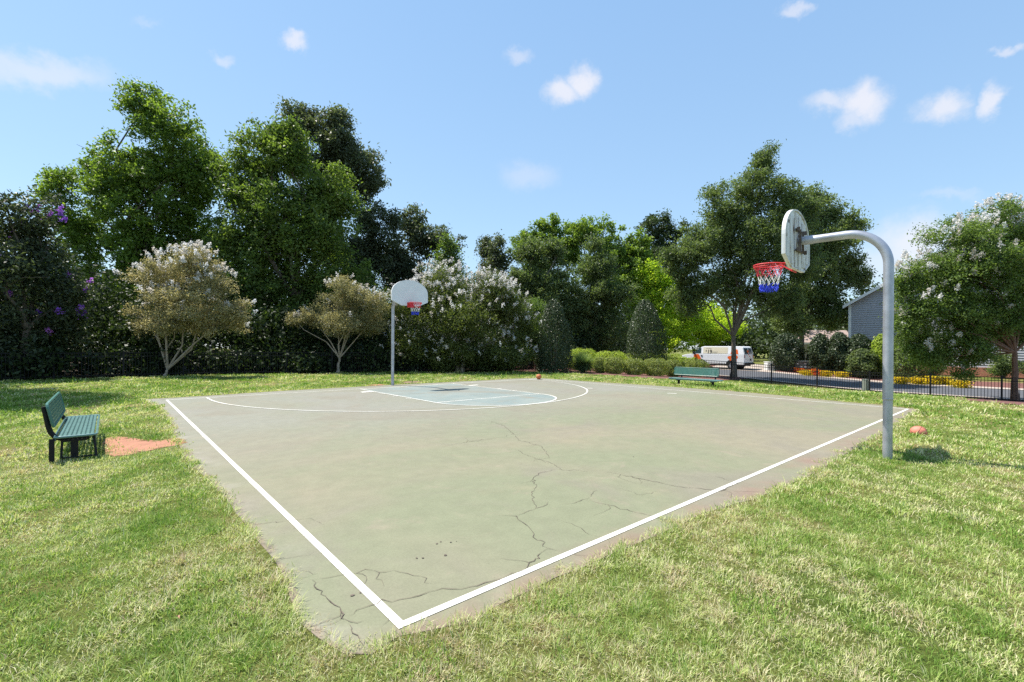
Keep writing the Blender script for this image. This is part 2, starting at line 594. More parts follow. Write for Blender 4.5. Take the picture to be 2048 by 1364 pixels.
class MB:
    def __init__(self):
        self.v = []; self.f = []; self.mi = []

    def add(self, vs, fs, mi=0):
        b = len(self.v)
        self.v += [tuple(v) for v in vs]
        self.f += [tuple(i + b for i in f) for f in fs]
        self.mi += [mi] * len(fs)
        return self

    def box(self, c, s, rot=None, mi=0):
        c = Vector(c); hx, hy, hz = s[0] / 2, s[1] / 2, s[2] / 2
        vs = [Vector((x, y, z)) for x in (-hx, hx) for y in (-hy, hy) for z in (-hz, hz)]
        if rot is not None:
            vs = [rot @ v for v in vs]
        vs = [v + c for v in vs]
        return self.add(vs, [(0, 1, 3, 2), (4, 6, 7, 5), (0, 4, 5, 1), (2, 3, 7, 6), (0, 2, 6, 4), (1, 5, 7, 3)], mi)

    def tube(self, pts, radii, n=10, cap=True, mi=0):
        pts = [Vector(p) for p in pts]
        if not hasattr(radii, '__len__'):
            radii = [radii] * len(pts)
        rings = []
        ref = None
        for i, p in enumerate(pts):
            a = pts[max(0, i - 1)]; b = pts[min(len(pts) - 1, i + 1)]
            t = (b - a).normalized()
            if ref is None:
                ref = Vector((1, 0, 0)) if abs(t.x) < .8 else Vector((0, 1, 0))
            u = (ref - t * ref.dot(t)).normalized(); w = t.cross(u); ref = u
            rings.append([p + (u * math.cos(2 * math.pi * k / n) + w * math.sin(2 * math.pi * k / n)) * radii[i] for k in range(n)])
        vs = [v for r in rings for v in r]
        fs = []
        for i in range(len(pts) - 1):
            for k in range(n):
                k2 = (k + 1) % n
                fs.append((i * n + k, i * n + k2, (i + 1) * n + k2, (i + 1) * n + k))
        if cap:
            fs.append(tuple(range(n - 1, -1, -1)))
            fs.append(tuple((len(pts) - 1) * n + k for k in range(n)))
        return self.add(vs, fs, mi)

    def prism(self, poly, axis, lo, hi, mi=0):
        """poly: list of 2-D points in the other two axes, extruded along axis"""
        def mk(p, h):
            if axis == 0: return (h, p[0], p[1])
            if axis == 1: return (p[0], h, p[1])
            return (p[0], p[1], h)
        n = len(poly)
        vs = [mk(p, lo) for p in poly] + [mk(p, hi) for p in poly]
        fs = [tuple(range(n - 1, -1, -1)), tuple(range(n, 2 * n))] + [(i, (i + 1) % n, n + (i + 1) % n, n + i) for i in range(n)]
        return self.add(vs, fs, mi)

    def build(self, name, m, parent=None, smooth=False, bevel=0.0, loc=None):
        me = bpy.data.meshes.new(name)
        me.from_pydata(self.v, [], self.f)
        bm = bmesh.new(); bm.from_mesh(me)
        bmesh.ops.recalc_face_normals(bm, faces=bm.faces)
        bm.to_mesh(me); bm.free()
        me.update()
        o = link(name, me, parent, m)
        if isinstance(m, (list, tuple)):
            me.polygons.foreach_set('material_index', self.mi)
        if smooth:
            me.polygons.foreach_set('use_smooth', [True] * len(me.polygons))
            md = o.modifiers.new('edges', 'EDGE_SPLIT'); md.split_angle = math.radians(40)
        if bevel:
            b = o.modifiers.new('bevel', 'BEVEL'); b.width = bevel; b.segments = 2; b.limit_method = 'ANGLE'
        if loc is not None:
            o.location = loc
        return o


def sheet(name, pts, dz, m, parent=None, step=None):
    """flat or draped polygon; pts in world xy"""
    me = bpy.data.meshes.new(name)
    bm = bmesh.new()
    vs = [bm.verts.new((x, y, gz(x, y) + dz)) for x, y in pts]
    bm.faces.new(vs)
    bmesh.ops.triangulate(bm, faces=bm.faces[:])
    if step:
        for _ in range(3):
            es = [e for e in bm.edges if e.calc_length() > step]
            if not es: break
            bmesh.ops.subdivide_edges(bm, edges=es, cuts=1)
            bmesh.ops.triangulate(bm, faces=bm.faces[:])
        for v in bm.verts:
            v.co.z = gz(v.co.x, v.co.y) + dz
    bmesh.ops.recalc_face_normals(bm, faces=bm.faces)
    for f in bm.faces:
        if f.normal.z < 0: f.normal_flip()
    rim = [1.0 if v.is_boundary else 0.0 for v in bm.verts]
    bm.to_mesh(me); bm.free()
    at_ = me.attributes.new('rim', 'FLOAT', 'POINT')
    at_.data.foreach_set('value', rim)
    return link(name, me, parent, m)


def in_poly(x, y, poly):
    inside = np.zeros(len(x), bool)
    n = len(poly)
    for i in range(n):
        x1, y1 = poly[i]; x2, y2 = poly[(i + 1) % n]
        if y1 == y2: continue
        c = ((y1 > y) != (y2 > y)) & (x < (x2 - x1) * (y - y1) / (y2 - y1) + x1)
        inside ^= c
    return inside


_ph = RNG.uniform(0, 6.28, (24, 2)); _di = RNG.uniform(0, 6.28, 24)


def wob(x, y, wl_, k=0):
    """smooth pseudo noise, about -1..1"""
    s = 0
    for i in range(6):
        a = _di[(i + k * 5) % 24]; q = 6.28 / wl_ * (0.6 + .35 * i)
        s = s + np.sin((x * np.cos(a) + y * np.sin(a)) * q + _ph[(i + k * 3) % 24, 0]) / (1 + .35 * i)
    return s / 3.0


# ------------------------------------------------------------------ ground
gx = np.concatenate([np.arange(-160, -44, 6), np.arange(-44, 60.1, .8), np.arange(64, 200, 6)])
gy = np.concatenate([np.arange(-40, -4, 4), np.arange(-4, 66.1, .8), np.arange(70, 400, 12)])
XX, YY = np.meshgrid(gx, gy)
ZZ = ground_z(XX, YY)
nvx = len(gx); nvy = len(gy)
verts = np.stack([XX.ravel(), YY.ravel(), ZZ.ravel()], 1)
ii = np.arange(nvx * nvy).reshape(nvy, nvx)
quads = np.stack([ii[:-1, :-1].ravel(), ii[:-1, 1:].ravel(), ii[1:, 1:].ravel(), ii[1:, :-1].ravel()], 1)
me = bpy.data.meshes.new('ground')
me.from_pydata(verts.tolist(), [], quads.tolist())
me.polygons.foreach_set('use_smooth', [True] * len(me.polygons))
# the left fence line in plan; beyond it the floor of the wood
FENCE_L = [(-34.0, 11.5), (-21.3, 19.3), (-17.3, 23.3), (-14.1, 25.0), (-9.5, 27.3), (-0.75, 29.0), (2.6, 31.6)]


def beyond_left_fence(x, y):
    fx = [p[0] for p in FENCE_L[:-1]] + [3.0, 9.0, 14.0, 40]
    fy = [p[1] for p in FENCE_L[:-1]] + [34.0, 42.0, 47.0, 66]
    return y - np.interp(x, fx, fy)


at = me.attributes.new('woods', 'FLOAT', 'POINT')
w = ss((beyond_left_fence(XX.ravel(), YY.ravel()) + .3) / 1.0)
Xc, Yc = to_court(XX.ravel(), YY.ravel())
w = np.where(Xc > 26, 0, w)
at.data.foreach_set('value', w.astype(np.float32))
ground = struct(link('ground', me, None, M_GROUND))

# ------------------------------------------------------------------ court
EDGE = [(285, 803.5), (318, 815), (338, 840), (346, 868), (362, 900), (398, 945), (440, 985), (490, 1048), (518, 1090), (548, 1122),
        (575, 1160), (578, 1200), (605, 1245), (640, 1278), (690, 1312), (745, 1310), (800, 1275), (870, 1258), (960, 1240), (990, 1218),
        (1066, 1180), (1119, 1155), (1222, 1110), (1324, 1066), (1413, 1024), (1529, 988), (1580, 968), (1640, 936), (1680, 909), (1709, 895), (1743, 873),
        (1788, 852), (1806, 836), (1824, 824), (1838, 814), (1760, 805.5), (1684, 799.5), (1590, 790), (1500, 782.5), (1400, 775.5), (1300, 769),
        (1200, 763.5), (1130, 759), (1078, 756), (1020, 757.5), (980, 760.5), (900, 765), (830, 768.7), (740, 774), (640, 780), (530, 787), (420, 795)]
edge_c = [CP(*p) for p in EDGE]
# a little roughness along the edge; an inner ring carries the dusty rim
cen_c = Vector((CW / 2, CL / 2))
inner_c = []
for i in range(len(edge_c)):
    a = Vector(edge_c[i - 1]); c = Vector(edge_c[(i + 1) % len(edge_c)]); q = Vector(edge_c[i])
    nn = Vector(((c - a).y, -(c - a).x)).normalized()
    if nn.dot(cen_c - q) < 0: nn = -nn
    inner_c.append(q + nn * min(.17, .38 * min((a - q).length, (c - q).length)))
fine_edge = []; fine_in = []
for i in range(len(edge_c)):
    j = (i + 1) % len(edge_c)
    a = Vector(edge_c[i]); b = Vector(edge_c[j])
    n = max(1, int((b - a).length / .25))
    nrm = Vector((-(b - a).y, (b - a).x)).normalized()
    for k in range(n):
        fine_edge.append(tuple(a.lerp(b, k / n) + nrm * random.uniform(-.015, .015)))
        fine_in.append(tuple(inner_c[i].lerp(inner_c[j], k / n)))
me = bpy.data.meshes.new('court')
bm = bmesh.new()
top = [bm.verts.new((x, y, .004)) for x, y in fine_edge]
inn = [bm.verts.new((x, y, .004)) for x, y in fine_in]
bot = [bm.verts.new((x, y, -.05)) for x, y in fine_edge]
bm.faces.new(inn)
for i in range(len(top)):
    j = (i + 1) % len(top)
    bm.faces.new((top[i], bot[i], bot[j], top[j]))
    bm.faces.new((top[i], top[j], inn[j], inn[i]))
n_top = len(top)
bmesh.ops.triangulate(bm, faces=bm.faces[:])
bmesh.ops.recalc_face_normals(bm, faces=bm.faces)
bm.verts.index_update()
bm.to_mesh(me); bm.free()
at = me.attributes.new('rim', 'FLOAT', 'POINT')
at.data.foreach_set('value', [1.0] * n_top + [0.0] * n_top + [1.0] * n_top)
court = struct(link('court', me, None, M_COURT))
court.location = (CX0, CY0, 0)
court.rotation_euler = (0, 0, CYAW)


def strip(pts, w, z, closed=False):
    """flat ribbon in court coordinates; w may be a list"""
    P = [Vector(p) for p in pts]
    vs = []; fs = []
    n = len(P)
    for i in range(n):
        a = P[i - 1] if (i > 0 or closed) else P[i]
        b = P[(i + 1) % n] if (i < n - 1 or closed) else P[i]
        ta = (P[i] - a).normalized() if (P[i] - a).length > 1e-6 else None
        tb = (b - P[i]).normalized() if (b - P[i]).length > 1e-6 else None
        t = ((ta or tb) + (tb or ta)).normalized()
        nn = Vector((-t.y, t.x))
        k = 1.0
        if ta and tb:
            k = 1 / max(.4, nn.dot(Vector((-ta.y, ta.x))))
        h = (w[i] if hasattr(w, '__len__') else w) / 2 * k
        vs += [(*(P[i] + nn * h), z), (*(P[i] - nn * h), z)]
    m = n if closed else n - 1
    for i in range(m):
        j = (i + 1) % n
        fs.append((2 * i, 2 * i + 1, 2 * j + 1, 2 * j))
    return vs, fs


LW = .055
b = MB()
b.add(*strip([(0, 0), (CW, 0), (CW, CL), (0, CL)], LW, .008, True))
b.build('boundary_line', M_LINE, court)
AC = (7.45, 13.32); AR = 6.5
arc = []
for k in range(97):
    a = math.pi + math.pi * k / 96
    arc.append((AC[0] + AR * math.cos(a), AC[1] + AR * math.sin(a)))
arc = [(AC[0] - AR, CL - .03)] + arc + [(AC[0] + AR, CL - .03)]
b = MB(); b.add(*strip(arc, .05, .0124)); b.build('three_point_line', M_LINE, court)
KX0, KX1, KY = 5.62, 9.62, 8.72
kp = [(KX0, CL), (KX0, KY)]
kc = ((KX0 + KX1) / 2, KY); kr = (KX1 - KX0) / 2
half = [(kc[0] + kr * math.cos(math.pi + math.pi * k / 40), kc[1] + .93 * kr * math.sin(math.pi + math.pi * k / 40)) for k in range(41)]
key = kp[:1] + half + [(KX1, CL)]
me = mesh_py('key_paint', [(x, min(y, CL - .03), .0078) for x, y in key], [tuple(range(len(key)))])
link('key_paint', me, court, M_KEY)
b = MB()
b.add(*strip([(KX0, CL), (KX0, KY)], .05, .0112)); b.add(*strip([(KX1, CL), (KX1, KY)], .05, .0112))
b.add(*strip([(KX0 + .02, KY), (KX1 - .02, KY)], .05, .0116)); b.add(*strip(half, .05, .0120))
for yy in (11.85, 10.95, 10.1, 12.75):
    wd = .2 if yy < 12.5 else .1
    b.add(*strip([(KX0 - .025, yy), (KX0 - .3 + (.1 if yy < 12.5 else -.15), yy)], .06 if yy < 12.5 else .22, .0116))
    b.add(*strip([(KX1 + .025, yy), (KX1 + .3 - (.1 if yy < 12.5 else -.15), yy)], .06 if yy < 12.5 else .22, .0116))
b.build('key_line', M_LINE, court)
b = MB()
for p, q in (((1174, 775.8), (1186, 775.9)), ((1335, 785), (1354, 785.6))):
    b.add(*strip([CP(*p), CP(*q)], .1, .008))
b.build('side_mark', M_LINE, court)
b = MB()
b.add([(x, y, .0074) for x, y in [CP(1262, 773), CP(1300, 777.6), CP(1335, 782), CP(1318, 779.5), CP(1300, 774.5)]], [(0, 1, 2, 3, 4)])
# cracks, traced on the court surface
CA = lambda l: [(480 + x / 2.926, 1000 + y / 2.926) for x, y in l]
CB = lambda l: [(880 + x / 2.926, 820 + y / 2.926) for x, y in l]
CR = [(CA([(10, 160), (150, 150), (300, 130), (420, 118), (470, 140), (510, 158)]), 7), (CA([(200, 385), (260, 355), (360, 340), (440, 315)]), 6),
      (CA([(360, 405), (410, 430), (460, 442)]), 7),
      (CA([(430, 480), (500, 470), (640, 445), (740, 415), (860, 432), (940, 430), (1020, 450), (1100, 465), (1135, 498)]), 9),
      (CA([(430, 480), (440, 515), (490, 545), (510, 575), (540, 610), (600, 665), (600, 705), (655, 725), (740, 715)]), 12),
      (CA([(600, 710), (500, 755)]), 10), (CA([(650, 740), (660, 770), (700, 805), (735, 865)]), 15),
      (CA([(640, 690), (690, 655), (780, 625), (840, 592), (940, 592), (1060, 568), (1190, 525), (1300, 530), (1400, 508), (1560, 455), (1690, 395), (1730, 360), (1760, 345), (1770, 310), (1820, 288), (1900, 310)]), 11),
      (CA([(1820, 288), (1780, 260), (1770, 240), (1720, 220), (1715, 185), (1690, 155), (1635, 120), (1625, 98), (1560, 95), (1480, 88)]), 12),
      (CA([(1625, 98), (1700, 65), (1780, 40), (1810, 12)]), 11), (CA([(880, 690), (830, 755)]), 8),
      (CB([(40, 212), (200, 185), (380, 160), (430, 140), (460, 130)]), 9), (CB([(210, 60), (300, 68), (380, 95), (430, 140), (470, 180), (530, 195), (600, 215), (640, 270), (650, 300)]), 11),
      (CB([(440, 230), (520, 270), (600, 295), (650, 310), (690, 335), (720, 352), (820, 355), (900, 360)]), 9),
      (CB([(680, 350), (590, 370), (550, 400), (570, 450), (545, 490), (555, 550), (565, 575)]), 13),
      (CB([(970, 360), (1060, 375), (1200, 405), (1300, 425), (1430, 450), (1530, 455), (1650, 470), (1700, 440), (1760, 410)]), 14),
      (CB([(1570, 375), (1650, 390), (1720, 415)]), 8), (CB([(1720, 470), (1900, 475)]), 10), (CB([(700, 555), (770, 550), (870, 520), (900, 480), (930, 470)]), 10),
      (CB([(860, 530), (990, 555), (1060, 580), (1190, 605), (1280, 625), (1390, 660)]), 9), (CB([(670, 640), (740, 658), (830, 690), (880, 730), (950, 750)]), 6),
      (CB([(750, 835), (800, 850), (900, 860)]), 9), (CB([(1050, 455), (1180, 495), (1290, 470)]), 5)]
b = MB()
for line, wmm in CR:
    P = [Vector(CP(*p)) for p in line]
    out = [P[0]]
    for i in range(len(P) - 1):
        n = max(2, int((P[i + 1] - P[i]).length / .045))
        for k in range(1, n + 1):
            q = P[i].lerp(P[i + 1], k / n)
            if k < n:
                q = q + Vector((random.gauss(0, .013), random.gauss(0, .013)))
            out.append(q)
    N = len(out)
    ws = [wmm / 1000 * random.uniform(.12, .68) * min(1, (i + .6) / 4, (N - i - .4) / 4) for i in range(N)]
    b.add(*strip(out, ws, .0088))
    for i in range(4, N - 4):                      # hairline side branches
        if random.random() < .05:
            t = (out[i + 1] - out[i - 1]).normalized()
            a = random.choice((-1, 1)) * random.uniform(.5, 1.3)
            d = Vector((t.x * math.cos(a) - t.y * math.sin(a), t.x * math.sin(a) + t.y * math.cos(a)))
            br = [out[i]]
            for _k in range(random.randint(4, 11)):
                d = (d + Vector((random.gauss(0, .35), random.gauss(0, .35)))).normalized()
                br.append(br[-1] + d * .045)
            b.add(*strip(br, [.0032 * (1 - q / len(br)) + .0006 for q in range(len(br))], .0087))
for px, py in [(876, 1090), (884, 1086), (915, 1085), (904, 1087), (893, 1113), (836, 1119), (708, 1195), (724, 1189), (848, 1119), (957, 884), (1268, 913)]:
    c = Vector(CP(px, py)); k = random.uniform(.005, .013)
    b.add([(c.x + k * math.cos(a) * random.uniform(.6, 1.4), c.y + k * math.sin(a) * random.uniform(.6, 1.4), .0088) for a in [i * 1.05 for i in range(6)]], [(0, 1, 2, 3, 4, 5)])
b.build('crack', M_CRACK, court)

# bare soil by the left bench and by the far pole, mulch beds
DIRT = [(205, 889), (222, 882), (250, 879.5), (285, 884), (320, 886), (345, 880), (370, 884), (372, 893), (352, 899), (320, 903), (290, 910), (262, 918), (235, 921), (212, 913)]


def ragged(pts, amp, step=.12):
    out = []
    for i in range(len(pts)):
        a = Vector(pts[i]); b = Vector(pts[(i + 1) % len(pts)])
        n = max(1, int((b - a).length / step))
        for k in range(n):
            q = a.lerp(b, k / n)
            out.append((q.x + random.uniform(-amp, amp), q.y + random.uniform(-amp, amp)))
    return out


def grow(pts, k):
    c = sum((Vector(p) for p in pts), Vector((0, 0))) / len(pts)
    return [tuple(c + (Vector(p) - c) * k) for p in pts]


DIRT_W = ragged([tuple(G(*p).xy) for p in DIRT], .035)
struct(sheet('dirt', grow([tuple(G(*p).xy) for p in DIRT], 1.10), .010, M_DIRT, step=.26))
DIRT2_W = [tuple(G(*p).xy) for p in [(795, 769.5), (806, 765), (838, 763), (850, 766), (836, 768.5)]]
DIRT3_W = [tuple(G(*p).xy) for p in [(730, 775), (735, 771.5), (760, 770.5), (775, 771.5), (768, 773)]]
struct(sheet('bare_soil', DIRT2_W, .010, M_SOIL, step=.4))
struct(sheet('bare_soil', DIRT3_W, .010, M_DIRT, step=.4))
MULCH = [(1000, 741.5), (1090, 744), (1150, 747), (1230, 751), (1300, 756), (1370, 758.5), (1420, 757.5), (1455, 758), (1490, 756), (1515, 752), (1500, 741), (1440, 728), (1300, 722), (1150, 722), (1000, 731)]
MULCH_W = [tuple(G(*p).xy) for p in MULCH]
struct(sheet('mulch_bed', MULCH_W, .02, M_MULCH, step=1.2))
MULCH2_W = [tuple(G(*p).xy) for p in [(1915, 794.5), (1960, 799), (2048, 806), (2150, 814), (2150, 800), (2048, 793.5), (1960, 790.5)]]
struct(sheet('mulch_bed', MULCH2_W, .02, M_MULCH, step=1.0))


def strip_sheet(name, X0, X1, Y0, Y1, dz, m, nX=4, nY=60):
    xs = np.linspace(X0, X1, nX + 1); ys = np.linspace(Y0, Y1, nY + 1)
    vs = []; fs = []
    for y in ys:
        for x in xs:
            wx, wy = to_world(x, y)
            vs.append((wx, wy, gz(wx, wy) + dz))
    for j in range(nY):
        for i in range(nX):
            a = j * (nX + 1) + i
            fs.append((a, a + 1, a + nX + 2, a + nX + 1))
    me = mesh_py(name, vs, fs, True)
    return struct(link(name, me, None, m))


strip_sheet('road', 32.6, 40.2, -60, 70, .03, M_ASPHALT, 8, 90)
strip_sheet('kerb', 40.2, 40.75, -60, 70, .05, M_CONCRETE, 2, 90)
strip_sheet('kerb', 32.1, 32.6, -60, 70, .05, M_CONCRETE, 2, 90)
strip_sheet('driveway', 40.75, 46, 13.2, 19, .03, M_CONCRETE, 8, 12)
strip_sheet('pavement', 40.75, 41.9, -2.5, 13.2, .035, M_CONCRETE, 4, 30)
strip_sheet('mulch_bed', 41.9, 44.3, -4.5, 13.0, .03, M_MULCH, 4, 30)
strip_sheet('mulch_bed', 40.76, 41.6, -30, -2.5, .03, M_MULCH, 4, 30)


# ------------------------------------------------------------------ grass blades
def build_grass():
    court_w = [to_world(*p) for p in edge_c]
    cen = np.mean(np.array(court_w), axis=0)
    edge_out = []
    for i in range(len(court_w)):
        a = Vector(court_w[i - 1]); c = Vector(court_w[(i + 1) % len(court_w)]); q = Vector(court_w[i])
        nn = Vector(((c - a).y, -(c - a).x)).normalized()
        if nn.dot(q - Vector(cen)) < 0: nn = -nn
        edge_out.append(tuple(q + nn * .16))
    TH = 1.3
    rings = [(1.05, 3.2, 15000, .0028, .040), (3.2, 5.5, 9500, .0038, .040), (5.5, 9, 4200, .0064, .043), (9, 14, 1300, .0125, .05), (14, 21, 420, .023, .066), (21, 31, 170, .036, .07)]
    allV = []; allT = []
    for d0, d1, dens, bw, bl in rings:
        area = TH * (d1 ** 2 - d0 ** 2)
        n = int(area * dens)
        r = np.sqrt(RNG.uniform(d0 ** 2, d1 ** 2, n)); th = RNG.uniform(-TH, TH, n)
        x = r * np.sin(th); y = r * np.cos(th)
        # tufts: pull some blades towards cluster points
        m = int(n * .7); K = max(1, m // 34)
        cx = x[:K].copy(); cy = y[:K].copy()
        own = RNG.integers(0, K, m)
        tr = .017 + .006 * d0
        ox = RNG.normal(0, tr, m); oy = RNG.normal(0, tr, m)
        x[-m:] = cx[own] + ox; y[-m:] = cy[own] + oy
        az0 = RNG.uniform(0, 6.283, n); az0[-m:] = np.arctan2(oy, ox) + RNG.normal(0, .5, m)
        tuft_h = np.ones(n); tuft_h[-m:] = np.exp(RNG.normal(0, .3, K))[own]
        tuft_t = np.zeros(n); tuft_t[-m:] = RNG.normal(0, .17, K)[own]
        ok = ~in_poly(x + wob(x, y, .55, 3) * .17 + RNG.normal(0, .045, n), y + wob(x, y, .55, 4) * .17 + RNG.normal(0, .045, n), court_w)
        for poly in (DIRT_W, DIRT2_W, DIRT3_W, MULCH_W, MULCH2_W):
            q_ = .17 if poly is DIRT_W else .09
            ok &= ~in_poly(x + RNG.normal(0, q_, n) + wob(x, y, .5, 6) * .08, y + RNG.normal(0, q_, n) + wob(x, y, .5, 7) * .08, poly)
        ok &= beyond_left_fence(x, y) < .2
        X, Y = to_court(x, y)
        ok &= X < 31.5
        # thin and bare spots
        thin = .3 * wob(x, y, 2.4, 5) + .4 * wob(x, y, .7, 6) + .5 * wob(x, y, .24, 11)
        ok &= RNG.uniform(0, 1, n) < np.clip(1.0 + 1.1 * (thin + .12), .12, 1)
        x = x[ok]; y = y[ok]; n = len(x); az0 = az0[ok]; tuft_h = tuft_h[ok]; tuft_t = tuft_t[ok]
        z = ground_z(x, y)
        lush = np.clip(.5 + .55 * wob(x, y, 3.1, 7) + .35 * wob(x, y, .9, 8), 0, 1)
        dry = np.clip(.40 + .32 * wob(x, y, 4.4, 9) + .30 * wob(x, y, 1.1, 10) + .30 * wob(x, y, .33, 12) + RNG.normal(0, .24, n) - .25 * (lush - .5), 0, 1)
        near_edge = in_poly(x + wob(x, y, .4, 3) * .05, y + wob(x, y, .4, 4) * .05, edge_out)
        dry = np.where(near_edge, dry + .30 * RNG.uniform(0, 1, n), dry)
        # greener towards the back and left of the court, drier in front and on the right
        dist = np.hypot(x, y)
        bias = np.clip((dist - 6) / 12, 0, 1) * -.16 + np.where(x > 3, .05, 0) + np.where(dist < 5, .05, 0)
        t = np.clip(dry + bias + tuft_t - .07, 0, 1)
        ln = bl * RNG.uniform(.5, 1.35, n) * (.75 + .6 * lush) * tuft_h * (1 + .25 * wob(x, y, .3, 13))
        tall = RNG.uniform(0, 1, n) < .03
        ln = np.where(tall, ln * 1.7, ln)
        wd = bw * RNG.uniform(.7, 1.4, n)
        az = az0; tilt = np.abs(RNG.normal(.88, .36, n)); tilt = np.clip(tilt, .05, 1.5)
        ax = np.stack([np.cos(az), np.sin(az), np.zeros(n)], 1)
        side = np.stack([-np.sin(az), np.cos(az), np.zeros(n)], 1)
        up = np.array([0, 0, 1.0])
        base = np.stack([x, y, z - .004], 1)
        d1v = ax * np.sin(tilt * .55)[:, None] + up * np.cos(tilt * .55)[:, None]
        d2v = ax * np.sin(tilt * 1.2)[:, None] + up * np.cos(tilt * 1.2)[:, None]
        mid = base + d1v * (ln * .5)[:, None]
        tip = mid + d2v * (ln * .5)[:, None]
        s = side * (wd / 2)[:, None]
        V = np.stack([base, mid + s, tip, mid - s], 1).reshape(-1, 3)
        allV.append(V); allT.append(t)
    # runners and dry blades lying over the edge of the slab
    for i in range(len(court_w)):
        a = np.array(court_w[i]); b = np.array(court_w[(i + 1) % len(court_w)])
        L = np.linalg.norm(b - a); dm = np.linalg.norm((a + b) / 2)
        k = int(L * np.clip(1500 / dm, 60, 520))
        if k < 1: continue
        nn = np.array([(b - a)[1], -(b - a)[0]]) / L
        if nn @ ((a + b) / 2 - cen) < 0: nn = -nn
        u = RNG.uniform(0, 1, k)
        p = a + (b - a) * u[:, None] + nn * (RNG.normal(.025, .035, k))[:, None]
        keep = RNG.uniform(0, 1, k) < np.clip(.5 + .9 * wob(p[:, 0], p[:, 1], .42, 15), .06, 1)
        p = p[keep]; k = len(p)
        az = np.arctan2(-nn[1], -nn[0]) + RNG.normal(0, .9, k)
        ln = RNG.uniform(.035, .10, k); wd = np.maximum(.0032, .0011 * dm) * RNG.uniform(.7, 1.4, k)
        tilt = RNG.uniform(.5, 1.35, k)
        ax = np.stack([np.cos(az), np.sin(az), np.zeros(k)], 1); side = np.stack([-np.sin(az), np.cos(az), np.zeros(k)], 1)
        base = np.stack([p[:, 0], p[:, 1], ground_z(p[:, 0], p[:, 1]) + .002], 1)
        mid = base + (ax * np.sin(tilt * .7)[:, None] + np.array([0, 0, 1.]) * np.cos(tilt * .7)[:, None]) * (ln * .5)[:, None]
        tip = mid + (ax * np.sin(tilt * 1.2)[:, None] + np.array([0, 0, 1.]) * np.cos(tilt * 1.2)[:, None]) * (ln * .5)[:, None]
        tip[:, 2] = np.maximum(tip[:, 2], base[:, 2] + .008)
        sd_ = side * (wd / 2)[:, None]
        allV.append(np.stack([base, mid + sd_, tip, mid - sd_], 1).reshape(-1, 3)); allT.append(np.clip(RNG.normal(.5, .25, k), 0, 1))
    V = np.concatenate(allV); T = np.concatenate(allT)
    print('grass blades', len(T))
    me = mesh_np('grass', V, 4, T)
    o = link('grass', me, None, M_GRASS)
    o['kind'] = 'stuff'
    o['label'] = 'short sunlit lawn grass with dry straw patches around the court'
    o['category'] = 'grass'
    # weeds: bright broad tufts
    P = [(1550, 1090), (1530, 1100), (1570, 1085), (1525, 1218), (1500, 1225), (1110, 1230), (60, 985), (140, 1000), (1645, 1010), (1680, 1000), (1890, 838), (1870, 842), (380, 1225), (430, 1180), (480, 1240), (1740, 1040), (230, 1010), (860, 1345), (1990, 1000)]
    VV = []; TT = []
    for p in P:
        g = G(*p)
        n = 150
        c = np.array(g)[None, :] + np.concatenate([RNG.normal(0, .09, (n, 2)), np.zeros((n, 1))], 1)
        az = RNG.uniform(0, 6.283, n); tilt = RNG.uniform(.2, 1.1, n); ln = RNG.uniform(.03, .075, n); wd = RNG.uniform(.005, .009, n)
        ax = np.stack([np.cos(az), np.sin(az), np.zeros(n)], 1); side = np.stack([-np.sin(az), np.cos(az), np.zeros(n)], 1)
        d1v = ax * np.sin(tilt * .6)[:, None] + np.array([0, 0, 1.]) * np.cos(tilt * .6)[:, None]
        d2v = ax * np.sin(tilt * 1.3)[:, None] + np.array([0, 0, 1.]) * np.cos(tilt * 1.3)[:, None]
        mid = c + d1v * (ln * .5)[:, None]; tip = mid + d2v * (ln * .5)[:, None]; s = side * (wd / 2)[:, None]
        VV.append(np.stack([c, mid + s, tip, mid - s], 1).reshape(-1, 3)); TT.append(RNG.uniform(.0, .35, n))
    me = mesh_np('grass_tufts', np.concatenate(VV), 4, np.concatenate(TT))
    o2 = link('weed_tufts', me, None, M_GRASS)
    o2['kind'] = 'stuff'; o2['label'] = 'bright green taller weed tufts scattered in the lawn'; o2['category'] = 'weeds'


build_grass()


# ------------------------------------------------------------------ foliage
def rand_dirs(n):
    v = RNG.normal(0, 1, (n, 3))
    return v / np.linalg.norm(v, axis=1)[:, None]


def leaf_quads(C, ln, wd, up=.5, fold=.15, bias=None):
    n = len(C)
    nrm = rand_dirs(n) + np.array([0, 0, up])
    if bias is not None:
        nrm = nrm + bias
    nrm /= np.linalg.norm(nrm, axis=1)[:, None]
    t = rand_dirs(n)
    a = np.cross(nrm, t); a /= np.linalg.norm(a, axis=1)[:, None] + 1e-9
    s = np.cross(nrm, a)
    L = (ln * RNG.uniform(.5, 1.5, n))[:, None]; W = (wd * RNG.uniform(.7, 1.3, n))[:, None]
    f = nrm * L * fold
    return np.stack([C - a * L / 2, C + s * W / 2 + f, C + a * L / 2, C - s * W / 2 + f], 1).reshape(-1, 3)


